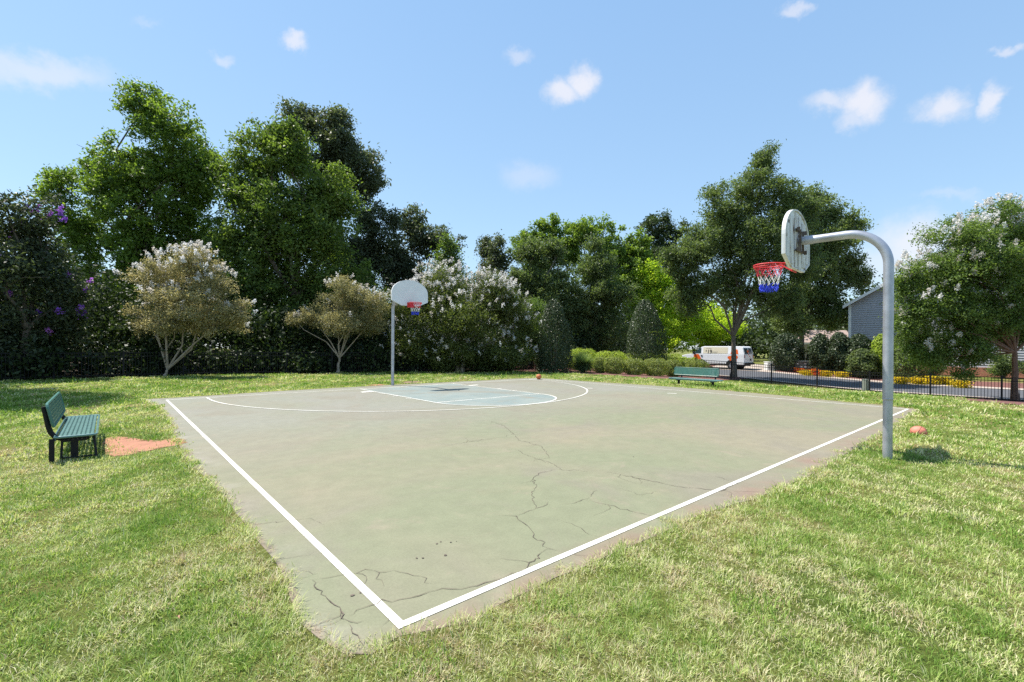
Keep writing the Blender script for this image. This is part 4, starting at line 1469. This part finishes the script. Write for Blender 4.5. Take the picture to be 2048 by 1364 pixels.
def net_mesh(rt, rb, H):
    b = MB()
    N = 12
    rows = 8
    def rad(t): return rt + (rb - rt) * (t ** .75)
    def pt(a, t, jit=0):
        r = rad(t)
        return Vector((r * math.cos(a), r * math.sin(a), -H * t))
    bounds = [(0, .40, 0), (.40, .73, 1), (.73, 1.0, 2)]
    for s in (-1, 1):
        for k in range(N):
            a0 = 2 * math.pi * k / N
            for t0, t1, mi in bounds:
                if mi == 0:
                    ts = [t0 + (t1 - t0) * i / 3 for i in range(4)]
                else:
                    ts = [t0 + (t1 - t0) * i / 4 for i in range(5)]
                pts = []
                for t in ts:
                    turn = (t / 1.0) * 2.2 * math.pi / N * 2.2
                    aa = a0 + s * turn
                    p = pt(aa, t)
                    if mi == 2:
                        p = p + Vector((random.gauss(0, .012), random.gauss(0, .012), random.gauss(0, .008)))
                    pts.append(p)
                b.tube(pts, .0042 if mi < 2 else .0065, 5, cap=False, mi=mi)
    for _ in range(16):       # tangled blue hem
        a = random.uniform(0, 6.28)
        pts = [pt(a + .25 * i, random.uniform(.80, 1.02)) + Vector((random.gauss(0, .01), random.gauss(0, .01), 0)) for i in range(4)]
        b.tube(pts, .006, 5, cap=False, mi=2)
    return b


def hoop(X, Y, facing, label, boardY, zb, rimz, arm_z, back_mat, ribs, width=1.50, turn=0.0):
    """boardY: distance from pole to the back of the board"""
    wx, wy = to_world(X, Y)
    root = thing('basketball_hoop', (wx, wy, gz(wx, wy)), label, 'basketball hoop', 'basketball hoops at the two ends of the court', CYAW + turn + (0 if facing > 0 else math.pi))
    # pole: straight, then bent over into the arm
    R = .5
    pts = [(0, 0, -.1), (0, 0, .85)]
    b = MB(); b.tube(pts, .058, 20)
    b.tube([(0, 0, .84), (0, 0, .86), (0, 0, .87)], [.0605, .0655, .0605], 20)
    pts = [(0, 0, .86), (0, 0, arm_z - R)]
    for k in range(1, 15):
        a = math.pi / 2 * k / 14
        pts.append((0, R - R * math.cos(a), arm_z - R + R * math.sin(a)))
    pts.append((0, boardY - .10, arm_z))
    b.tube(pts, .0625, 20)
    b.build('pole', M_STEEL, root, smooth=True)
    # mount
    b = MB()
    b.tube([(0, boardY - .22, arm_z), (0, boardY - .05, arm_z)], .068, 18)
    b.build('sleeve', M_STEEL, root, smooth=True)
    b = MB()
    for zz in (arm_z + .16, arm_z - .16):
        b.box((0, boardY - .025, zz), (.40, .022, .03))
    b.box((-.085, boardY - .055, arm_z), (.014, .03, .34)); b.box((.085, boardY - .055, arm_z), (.014, .03, .34))
    for s in (-1, 1):
        b.box((s * .2, boardY - .06, arm_z - .16), (.035, .04, .06)); b.box((s * .2, boardY - .06, arm_z + .16), (.035, .04, .06))
    b.build('bracket', M_RUST if ribs else M_DARKMETAL, root)
    ol = [(x, z + zb) for x, z in board_outline(width)]
    b = MB(); b.prism(ol, 1, boardY + .012, boardY + .045)
    board = b.build('backboard', M_BOARD, root)
    # rolled rim flange around the back
    n = len(ol)
    b = MB()
    cx = 0; cz = zb + .45
    inner = [(cx + (x - cx) * .965, cz + (z - cz) * .955) for x, z in ol]
    vs = [(x, boardY - .010, z) for x, z in ol] + [(x, boardY + .0118, z) for x, z in ol] + [(x, boardY - .010, z) for x, z in inner] + [(x, boardY + .0118, z) for x, z in inner]
    fs = []
    for i in range(n):
        j = (i + 1) % n
        fs += [(i, j, n + j, n + i), (2 * n + i, 3 * n + i, 3 * n + j, 2 * n + j), (i, 2 * n + i, 2 * n + j, j)]
    b.add(vs, fs)
    b.build('flange', back_mat, board)
    if ribs:
        hw_ = width / 2

        def top_at(x):
            return zb + .47 + .49 * math.sqrt(max(0, 1 - (x / hw_) ** 2)) - .045

        def bot_at(x):
            return zb + (0.03 if abs(x) < .36 else .03 + .17 * (abs(x) - .36) / (hw_ - .36))
        b = MB()
        for xr, ww in ((-.54, .07), (-.33, .10), (-.09, .07), (.125, .065), (.35, .10), (.56, .06)):
            z0 = max(bot_at(xr - ww), bot_at(xr + ww)); z1 = min(top_at(xr - ww), top_at(xr + ww))
            b.prism([(xr - ww, boardY + .0117), (xr - ww * .9, boardY - .006), (xr + ww * .9, boardY - .006), (xr + ww, boardY + .0117)], 2, z0, z1)
        b.build('rib', M_RUSTY, board)
        b = MB()
        for xr in (-.45, -.195, .02, .22, .475):
            b.box((xr, boardY + .009, zb + .47), (.065, .004, .80 - abs(xr) * .62))
        b.build('rust_streak', M_RUST, board)
    # rim
    fy = boardY + .045
    rc = fy + .15 + .2286
    b = MB()
    ring = [(.2286 * math.cos(2 * math.pi * k / 36), rc + .2286 * math.sin(2 * math.pi * k / 36), rimz) for k in range(37)]
    b.tube(ring, .011, 8, cap=False)
    ring = [(.2286 * math.cos(2 * math.pi * k / 36), rc + .2286 * math.sin(2 * math.pi * k / 36), rimz - .034) for k in range(37)]
    b.tube(ring, .008, 8, cap=False)
    for k in range(12):
        a = 2 * math.pi * k / 12
        b.tube([(.2286 * math.cos(a), rc + .2286 * math.sin(a), rimz), (.2286 * math.cos(a), rc + .2286 * math.sin(a), rimz - .034)], .006, 6)
    b.box((0, fy + .008, rimz - .06), (.26, .014, .19))
    b.prism([(-.12, fy + .0151), (.12, fy + .0151), (.09, fy + .19), (-.09, fy + .19)], 2, rimz - .006, rimz + .006)
    for s in (-1, 1):
        b.tube([(s * .1, fy + .02, rimz - .14), (s * .12, fy + .19, rimz - .02)], .010, 6)
    b.build('rim', M_RED, root, smooth=True)
    nb = net_mesh(.222, .115, .42)
    nb.build('net', [M_NETRED, M_NETWHITE, M_NETBLUE], root, loc=(0, rc, rimz - .02))
    return root


hoop(CW / 2 - .04, -.88, 1, 'near basketball hoop with grey gooseneck pole, seen from its rusty ribbed back', 1.15, 2.84, 2.97, 3.30, M_RUSTY, True, 1.40, math.radians(3.6))
hoop(CW / 2 + .02, 14.68, -1, 'far basketball hoop with clean white fan board facing the camera', 1.36, 3.08, 3.17, 3.50, M_BOARD, False)


# ------------------------------------------------------------------ benches
def lattice(b, axis0, axis1, org, L0, L1, nrm, bars, cross, bw, th):
    """bars along axis0 spread over axis1, cross bars the other way"""
    o = Vector(org); a0 = Vector(axis0); a1 = Vector(axis1); nn = Vector(nrm)
    rot = Matrix((a0, a1, nn)).transposed()
    for i in range(bars):
        c = o + a1 * (L1 * ((i + .5) / bars - .5))
        b.box(c, (L0, L1 / bars * bw, th), rot)
    for i in range(cross):
        c = o + a0 * (L0 * ((i + .5) / cross - .5)) - nn * .0015
        b.box(c, (L0 / cross * .4, L1 * .99, th), rot)


def bench(X, Y0, Y1, face, label, zs, ztop, seat_d=.42, extra=False, arm_in=.36):
    """seat along the court's Y, facing +X (face=1) or -X"""
    Yc_ = (Y0 + Y1) / 2; L = Y1 - Y0
    wx, wy = to_world(X, Yc_)
    root = thing('park_bench', (wx, wy, gz(wx, wy)), label, 'bench', 'green metal benches beside the court', CYAW + (0 if face > 0 else math.pi))
    b = MB()
    lattice(b, (0, 1, 0), (1, 0, 0), (0, 0, zs), L - .06, seat_d - .05, (0, 0, 1), 8, 40, .62, .012)
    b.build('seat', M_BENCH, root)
    b = MB()
    hx = seat_d / 2; hy = L / 2; rr = .06
    def rrect(hx, hy, rr):
        pts = []
        for sx, sy, a0 in ((1, 1, 0), (-1, 1, 90), (-1, -1, 180), (1, -1, 270)):
            for k in range(5):
                a = math.radians(a0 + 22.5 * k)
                pts.append((sx * (hx - rr) + rr * math.cos(a), sy * (hy - rr) + rr * math.sin(a)))
        return pts
    rp = rrect(hx, hy, rr)
    b.tube([(x, y, zs - .002) for x, y in rp] + [(rp[0][0], rp[0][1], zs - .002)], .016, 8, cap=False)
    b.box((hx - .005, 0, zs - .03), (.012, L - .14, .05)); b.box((-hx + .005, 0, zs - .03), (.012, L - .14, .05))
    b.build('seat_frame', M_BENCH, root, smooth=False)
    # back, leaning
    zb0 = zs + .14
    lean = math.radians(12)
    Hb = (ztop - zb0) / math.cos(lean)
    bx = -seat_d / 2 - .01
    cdir = Vector((-math.sin(lean), 0, math.cos(lean))); nn = Vector((math.cos(lean), 0, math.sin(lean)))
    Lb = L - .25; oc = Vector((bx, -.1, zb0)) + cdir * Hb / 2
    b = MB()
    lattice(b, (0, 1, 0), tuple(cdir), oc, Lb - .06, Hb - .04, tuple(nn), 6, 40, .66, .012)
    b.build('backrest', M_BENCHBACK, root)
    b = MB()
    rp = rrect(Hb / 2, Lb / 2, .06)
    pts = [oc + cdir * x + Vector((0, y, 0)) for x, y in rp]
    b.tube(pts + [pts[0]], .017, 8, cap=False)
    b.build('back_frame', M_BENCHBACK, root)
    # curved arms and posts
    for s in (-1, 1):
        yy = s * (L / 2 - arm_in)
        b = MB()
        p0 = Vector((seat_d / 2 - .08, yy, zs - .055)); p1 = Vector((-.05, yy, zs - .055))
        pts = [p0, p1]
        cx = -seat_d / 2 - .045
        pts += [Vector((-.14, yy, zs - .052)), Vector((-.21, yy, zs - .02)), Vector((-.255, yy, zs + .05)), Vector((-.275, yy, zs + .12))]
        topp = Vector((bx, yy, zb0)) + cdir * (Hb * .9) - nn * .045
        pts += [topp.lerp(pts[-1], .5), topp]
        b.tube(pts, .03, 10)
        b.build('arm', M_DARKMETAL, root, smooth=True)
        b = MB()
        b.box((-.02, yy, (zs - .08) / 2 - .04), (.075, .075, zs + .02 - .02))
        b.box((-.02, yy, zs - .075), (.26, .09, .03))
        b.build('leg', M_DARKMETAL, root)
    if extra:
        # slender end frame, and an added dark plate shaped like a ghost shadow, near end
        ye = -L / 2 + .04
        b = MB()
        b.tube([(-.14, ye + .1, zs - .03), (-.15, ye + .02, -.03)], .014, 8)
        b.tube([(.18, ye + .08, zs - .03), (.215, ye - .02, -.03)], .014, 8)
        b.tube([(-.15, ye + .03, .035), (.21, ye, .035)], .010, 8)
        b.build('end_frame', M_DARKMETAL, root, smooth=True)
        b = MB()
        b.box((-.235, ye - .02, zs / 2 - .05), (.055, .02, zs + .06))
        b.build('ghost_shadow_plate', M_DARKMETAL, root)
    return root


bench(-1.58, 6.26, 8.55, 1, 'dark green metal bench at the left, seen from its end', .33, .775, .42, True, .16)
bench(17.15, 6.1, 8.3, -1, 'green metal bench on the right grass in front of the hedge', .27, .72)

# ------------------------------------------------------------------ balls, debris
def ball(px, py, r, flat, m, label, sink=0.0):
    g = G(px, py)
    root = thing('basketball', g, label, 'ball')
    me = bpy.data.meshes.new('shell')
    bm = bmesh.new()
    bmesh.ops.create_uvsphere(bm, u_segments=32, v_segments=18, radius=r)
    for v in bm.verts:
        v.co.z = v.co.z * flat + r * flat - sink
    bm.to_mesh(me); bm.free()
    me.polygons.foreach_set('use_smooth', [True] * len(me.polygons))
    link('shell', me, root, m)
    b = MB()
    for ax in range(3):
        pts = []
        for k in range(33):
            a = 2 * math.pi * k / 32
            p = [0, 0, 0]
            p[(ax + 1) % 3] = math.cos(a) * r * 1.002; p[(ax + 2) % 3] = math.sin(a) * r * 1.002
            q = Matrix.Rotation(.5, 3, 'X') @ Matrix.Rotation(.7, 3, 'Z') @ Vector(p)
            q.z = q.z * flat + r * flat - sink
            pts.append(q)
        b.tube(pts, .003, 5, cap=False)
    b.build('seam', M_BLACK, root)
    return root


ball(1078, 758.5, .128, 1.0, M_BALL, 'orange ball on the grass behind the far end of the court')
ball(1838, 866, .125, .88, M_BALLRED, 'faded red half flat ball in the grass beside the near hoop pole', .05)

for px, py, s, lab in [(1437, 777, .1, 'pale dry leaf on the grass by the right bench'), (356, 1258, .018, 'dry reddish leaf lying in the grass at lower left'), (444, 1187, .02, 'small pinkish dry leaf in the left foreground grass')]:
    g = G(px, py)
    b = MB()
    b.add([(0, -s, .03), (s * .5, 0, .045), (0, s, .03), (-s * .5, 0, .05), (0, 0, .035)], [(0, 1, 4), (1, 2, 4), (2, 3, 4), (3, 0, 4)])
    o = b.build('fallen_leaf', M_DRYLEAF, None, loc=g + Vector((0, 0, .015)))
    o.rotation_euler = (random.uniform(-.4, .4), random.uniform(-.4, .4), random.uniform(0, 3))
    tag(o, lab, 'leaf', 'dry leaves on the grass')


# ------------------------------------------------------------------ van
def text_mesh(txt, size, name):
    cu = bpy.data.curves.new('lettering_curve', 'FONT')
    cu.body = txt; cu.size = size; cu.extrude = 0.002
    cu.offset = size * .022
    o = bpy.data.objects.new('lettering_tmp', cu)
    COL.objects.link(o)
    dg = bpy.context.evaluated_depsgraph_get()
    me = bpy.data.meshes.new_from_object(o.evaluated_get(dg))
    bpy.data.objects.remove(o)
    bpy.data.curves.remove(cu)
    me.materials.clear()
    me.name = name
    return me


def van():
    # the side facing us runs along the road, nose towards +Y; local x = along the road towards the nose, local y = towards us is -y? (see below)
    d = 40.6
    px_rear = 1488.5
    A = AT(px_rear, 738.8, d)
    X, Y = to_court(A.x, A.y)
    wx, wy = to_world(X, Y)
    # local +x = court +Y (nose), local +y = court -X (towards camera side)
    root = thing('van', (wx, wy, gz(wx, wy) + .03), 'white delivery van with orange markings and a price on its side', 'van', None, CYAW + math.pi / 2)
    W = 1.96
    # y: 0 is the visible side; body extends to y=-W (away)
    yc = -W / 2
    b = MB()
    low = [(0, .48), (0, 1.38), (4.72, 1.38), (5.3, 1.33), (5.86, 1.2), (5.98, 1.0), (6.0, .75), (5.95, .48)]
    b.prism(low, 1, -W, 0)
    up0 = [(0, 1.3802), (.16, 2.0), (.30, 2.09), (3.7, 2.09), (3.9, 2.03), (4.72, 1.3802)]
    n = len(up0)
    def yy(z, s):
        t = (z - 1.38) / .71
        h = W / 2 - .004 - .10 * t
        return yc + s * h
    vs = [(x, yy(z, 1), z) for x, z in up0] + [(x, yy(z, -1), z) for x, z in up0]
    b.add(vs, [tuple(range(n)), tuple(range(2 * n - 1, n - 1, -1))] + [(i, n + i, n + (i + 1) % n, (i + 1) % n) for i in range(n)])
    body = b.build('body', M_VANWHITE, root, bevel=.03)
    tilt = math.atan2(.10, .71)

    def side_quad(pts, off):
        """points (x,z) on the visible upper side"""
        return [(x, yy(z, 1) + off if z > 1.38 else off, z) for x, z in pts]

    def decal(name, pts, m, off=.006, parent=root):
        v = side_quad(pts, off)
        me = mesh_py(name, v, [tuple(range(len(v)))])
        return link(name, me, parent, m)
    decal('side_window', [(3.92, 1.43), (4.62, 1.43), (4.10, 1.90), (3.92, 1.94)], M_GLASS)
    decal('cream_panel', [(1.45, 1.43), (3.72, 1.43), (3.72, 2.0), (1.45, 2.0)], M_VANCREAM)
    decal('orange_marking', [(3.93, .86), (4.66, .86), (4.62, 1.30), (4.42, 1.36), (4.15, 1.36), (3.93, 1.0)], M_ORANGE)
    pts = []
    for k in range(18):
        a = 2 * math.pi * k / 18
        r = 1 + .18 * math.sin(3 * a + 1) + .1 * math.sin(5 * a)
        pts.append((.95 + .42 * r * math.cos(a), 1.02 + .33 * r * math.sin(a)))
    me = mesh_py('orange_marking', [(x, .007, min(z, 1.375)) for x, z in pts], [tuple(range(18))]); link('orange_marking', me, root, M_ORANGE)
    decal('orange_marking', [(.50, 1.40), (1.2, 1.40), (1.1, 1.72), (.86, 1.88), (.58, 1.78)], M_ORANGE, .009)
    # price lettering, reading left to right seen from the road side
    nz_ = Vector((0, math.cos(tilt), math.sin(tilt))); upv_ = Vector((0, -math.sin(tilt), math.cos(tilt))); rt = Vector((-1, 0, 0))
    Mx = Matrix((rt, upv_, nz_)).transposed().to_4x4()

    def letter(txt, size, x, z, m, name):
        me = text_mesh(txt, size, name)
        o = link(name, me, root, m)
        mm = Mx.copy(); mm.translation = Vector((x, yy(z, 1) + .010, z))
        o.matrix_local = mm
    letter('19', .48, 3.35, 1.44, M_INK, 'lettering')
    letter('$', .24, 3.50, 1.58, M_INK, 'lettering')
    for x0, x1, z, hh in ((2.92, 2.38, 1.55, .05), (2.92, 2.40, 1.47, .05), (3.46, 2.95, 1.86, .06)):
        b = MB(); x = x0
        while x > x1:
            wv = random.uniform(.03, .07)
            b.add(side_quad([(x, z), (x - wv, z), (x - wv, z + hh), (x, z + hh)], .010), [(0, 1, 2, 3)])
            x -= wv + .02
        b.build('small_print', M_INKPALE, root)
    # windscreen
    me = mesh_py('windscreen', [(4.70, yc + .84, 1.42), (4.70, yc - .84, 1.42), (4.0, yc - .74, 1.985), (4.0, yc + .74, 1.985)], [(0, 1, 2, 3)])
    for v in me.vertices: v.co += Vector((.03, 0, .03))
    link('windscreen', me, root, M_GLASS)
    # rear: doors, windows, lamps, plate
    def rear(name, pts, m, off=.006):
        vs = []
        for y, z in pts:
            xx = 0 if z <= 1.38 else .16 * (z - 1.38) / .62
            vs.append((xx - off, y, z))
        me = mesh_py(name, vs, [tuple(range(len(vs)))])
        link(name, me, root, m)
    rear('rear_window', [(yc + .08, 1.42), (yc + .78, 1.42), (yc + .74, 1.92), (yc + .08, 1.92)], M_GLASS)
    rear('rear_window', [(yc - .08, 1.42), (yc - .78, 1.42), (yc - .74, 1.92), (yc - .08, 1.92)], M_GLASS)
    rear('rear_emblem', [(yc + .15, 1.35), (yc - .35, 1.05), (yc - .1, 1.75), (yc + .35, 1.72)], M_ORANGE, .010)
    rear('tail_lamp', [(-.03, 1.05), (-.16, 1.05), (-.16, 1.36), (-.03, 1.36)], M_TAILRED, .012)
    rear('tail_lamp', [(-W + .03, 1.05), (-W + .16, 1.05), (-W + .16, 1.36), (-W + .03, 1.36)], M_TAILRED, .012)
    rear('licence_plate', [(yc - .55, .80), (yc - .2, .80), (yc - .2, 1.0), (yc - .55, 1.0)], M_PLATE, .012)
    b = MB(); b.box((-.06, yc, .55), (.14, W - .05, .18)); b.build('bumper', M_BLACK, root, bevel=.02)
    b = MB(); b.box((6.02, yc, .58), (.12, W - .05, .2)); b.build('bumper', M_BLACK, root, bevel=.02)
    b = MB(); b.box((3.0, yc, .42), (5.6, W - .3, .16)); b.build('underbody', M_BLACK, root)
    # door handle, mirror
    b = MB(); b.box((3.85, .014, 1.2), (.14, .03, .12)); b.build('door_handle', M_BLACK, root)
    b = MB(); b.box((4.58, .12, 1.48), (.14, .22, .26)); b.build('mirror', M_BLACK, root, bevel=.02)
    for x in (1.1, 4.75):
        for y, s in ((-.02, 1), (-W + .02, -1)):
            b = MB()
            pts = [(x + .50 * math.cos(a), .44 + .47 * math.sin(a)) for a in [math.pi * k / 16 for k in range(17)]]
            yo = .005 if s > 0 else -W - .005
            me = mesh_py('wheel_arch', [(px_, yo, pz) for px_, pz in pts], [tuple(range(17))])
            link('wheel_arch', me, root, M_BLACK)
            def disc(r, y0, y1):
                q = MB(); q.tube([(x, y0, .38), (x, y1, .38)], r, 28); return q
            t = disc(.38, y - s * .22, y + s * .02).build('wheel', M_BLACK, root, smooth=True)
            disc(.21, y + s * .0205, y + s * .03).build('rim', M_STEEL, t, smooth=True)
    return root


van()


# ------------------------------------------------------------------ houses
def house():
    XW = 49.0
    # local frame: x along the wall from its left (far) end towards the right, i.e. court -Y; y outwards (court -X)
    d = (XW + .465 - .0) and None
    a = (1700 - 1024) / F
    dd = (XW + cY * CX0 + sY * CY0) / (cY * a + sY)
    x0, y0 = a * dd, dd
    root = thing('house', (x0, y0, gz(x0, y0) - .1), 'two storey grey sided gable house across the street at the right', 'house', None, CYAW - math.pi / 2)
    zb = root.location.z
    class MB(globals()['MB']):
        def build(self, *a, **k):
            self.v = [(x, -y, z) for x, y, z in self.v]
            return super().build(*a, **k)
    H = EYE + (HZ - 606) * dd / F - zb       # eave height over the base
    W = 15.5
    slope = .60
    found = .55
    ex = .19; prot = .05
    vs = []; fs = []
    z = found
    def xr(z):
        if z <= H: return 0, W
        t = (z - H) / slope
        return t, W - t
    peak = H + slope * W / 2
    while z < peak - .12:
        z1 = z + ex
        a0, a1 = xr(z); b0, b1 = xr(z1)
        if b0 > b1: b0 = b1 = W / 2
        k = len(vs)
        vs += [(a0, prot, z), (a1, prot, z), (b1, 0.006, z1), (b0, 0.006, z1), (a0, 0, z), (a1, 0, z)]
        fs += [(k, k + 1, k + 2, k + 3), (k + 4, k + 5, k + 1, k)]
        z = z1
    b = MB(); b.add(vs, fs)
    b.prism([(0, 0), (W, 0), (W, H), (W / 2, peak), (0, H)], 1, -12, -.003)
    b.build('wall', M_SIDING, root)
    b = MB(); b.box((W / 2, -5.9, found / 2 - .3), (W + .06, 12.1, found + .58)); b.build('foundation', M_BRICK, root)
    # corner boards and rakes
    b = MB(); b.box((-.02, .03, (H + found) / 2), (.2, .1, H - found)); b.build('corner_board', M_WHITE, root)
    b = MB(); b.box((W + .02, .03, (H + found) / 2), (.2, .1, H - found)); b.build('corner_board', M_WHITE, root)
    ov = .45
    b = MB()
    for s in (0, 1):
        e0 = (-ov, H - slope * ov); pk = (W / 2, peak)
        if s: e0 = (W + ov, e0[1])
        b.prism([(e0[0], e0[1] + .02), (pk[0], pk[1] + .02), (pk[0], pk[1] + .24), (e0[0], e0[1] + .24)], 1, -12.3, ov)
    b.build('roof', M_SHINGLE, root)
    b = MB()
    for s in (0, 1):
        e0 = (-ov, H - slope * ov); pk = (W / 2, peak)
        if s: e0 = (W + ov, e0[1])
        b.prism([(e0[0], e0[1] - .05), (pk[0], pk[1] - .05), (pk[0], pk[1] + .205), (e0[0], e0[1] + .205)], 1, ov + .003, ov + .05)
    b.build('rake_board', M_WHITE, root)

    def window(xc, zc, w, h):
        b = MB()
        for s in (-1, 1):
            b.box((xc + s * (w / 2 + .05), .06, zc), (.1, .08, h + .2)); b.box((xc, .06, zc + s * (h / 2 + .05)), (w, .08, .1))
        b.box((xc, .055, zc), (w, .06, .06))
        wd = b.build('window', M_WHITE, root)
        me = mesh_py('pane', [(xc - w / 2, -.048, zc - h / 2), (xc + w / 2, -.048, zc - h / 2), (xc + w / 2, -.048, zc + h / 2), (xc - w / 2, -.048, zc + h / 2)], [(0, 1, 2, 3)])
        link('pane', me, wd, M_GLASS)

    def wall_pt(px, py):
        a = (px - 1024) / F
        q = (XW + cY * CX0 + sY * CY0) / (cY * a + sY)
        xx, yy_ = a * q, q
        return math.hypot(xx - x0, yy_ - y0), EYE + (HZ - py) * q / F - zb
    for pl, pr, pt_, pb in ((1857, 1877, 690, 729), (1915, 1942, 690, 731)):
        xa, za = wall_pt(pl, pt_); xb, zb_ = wall_pt(pr, pb)
        window((xa + xb) / 2, (za + zb_) / 2 - .03, xb - xa - .2, za - zb_)
    # small wall lamp near the pole
    xa, za = wall_pt(1768, 599)
    b = MB(); b.box((xa, .09, za), (.22, .16, .14)); b.build('wall_lamp', M_WHITE, root, bevel=.02)
    # low garage wing with a brown roof at the left
    return root


house()


def garage():
    d = 50.0
    A = AT(1600, 740, d); B_ = AT(1712, 740, d)
    root = thing('garage', (A.x, A.y, gz(A.x, A.y)), 'low building with brown shingle roof behind the street shrubs', 'garage', None, -.12)
    z0 = root.location.z
    W = (B_.x - A.x) + 1
    ze = EYE + (HZ - 681) * d / F - z0; zr = EYE + (HZ - 659) * (d + 3) / F - z0
    b = MB(); b.prism([(0, 0), (0, ze), (3, zr - .1), (6, ze), (6, 0)], 0, 0, W); b.build('wall', M_SIDING, root)
    b = MB()
    b.prism([(-.4, ze - .15), (3, zr), (3, zr + .12), (-.4, ze - .03)], 0, -.4, W + .4)
    b.prism([(6.4, ze - .15), (3, zr), (3, zr + .12), (6.4, ze - .03)], 0, -.4, W + .4)
    b.build('roof', M_SHINGLE, root)
    b = MB(); b.box((W / 2, -.42, ze - .12), (W + .8, .04, .2)); b.box((1.9, -.04, ze / 2), (.16, .08, ze)); b.build('trim', M_WHITE, root)


garage()

# mailbox cluster across the road
g = base_at(1618, 39.3)
k = 39.3 / F
root = thing('mailbox_cluster', g, 'bank of dark mailboxes with white labels beneath the far oak', 'mailbox', None, CYAW + math.pi / 2 + .35)
b = MB(); b.box((-.95, 0, .4), (.1, .1, .8)); b.box((.95, 0, .4), (.1, .1, .8)); b.build('post', M_MAILBOX, root)
zt = EYE + (HZ - 718) * k - g.z
b = MB(); b.box((0, 0, zt - .38), (2.1, .42, .64)); b.build('cabinet', M_MAILBOX, root, bevel=.02)
b = MB(); b.box((0, .02, zt - .03), (2.3, .6, .06)); b.build('roof', M_BOXGREY, root)
b = MB()
for r_ in range(2):
    for c_ in range(7):
        if (r_, c_) in ((0, 2), (0, 5), (1, 6)): continue
        b.box((-.85 + c_ * .28, .216, zt - .26 - r_ * .25), (.17 if r_ else .12, .012, .13 if r_ else .07))
b.build('door_label', M_WHITE, root)
# brick pier beside it
b = MB(); b.box((0, 0, .5), (.34, .34, 1.05)); b.box((0, 0, 1.05), (.42, .42, .08))
o = b.build('brick_pier', M_BRICK, None, bevel=.01)
g2 = base_at(1643, 39.2); o.location = g2
tag(o, 'small brick pier at the right end of the mailboxes', 'pier')
# white box beyond the fence
g = base_at(1543, 41.0)
b = MB(); b.box((0, 0, .35), (1.0, .6, .7)); b.box((0, 0, .715), (1.06, .66, .05))
o = b.build('utility_box', M_WHITE, None, bevel=.02); o.location = g
tag(o, 'small white box at the roadside between the van and the first street shrub', 'utility box')
# grey marker post this side of the fence
g = G(1731, 777.5)
b = MB(); b.box((0, 0, .32), (.26, .2, .66)); b.box((0, 0, .665), (.29, .23, .03)); b.box((.14, -.02, .3), (.02, .17, .6))
o = b.build('utility_pedestal', M_BOXGREY, None, bevel=.01); o.location = g; o.rotation_euler = (0, 0, .4)
tag(o, 'grey green utility pedestal standing at the fence left of the hoop pole', 'utility box')
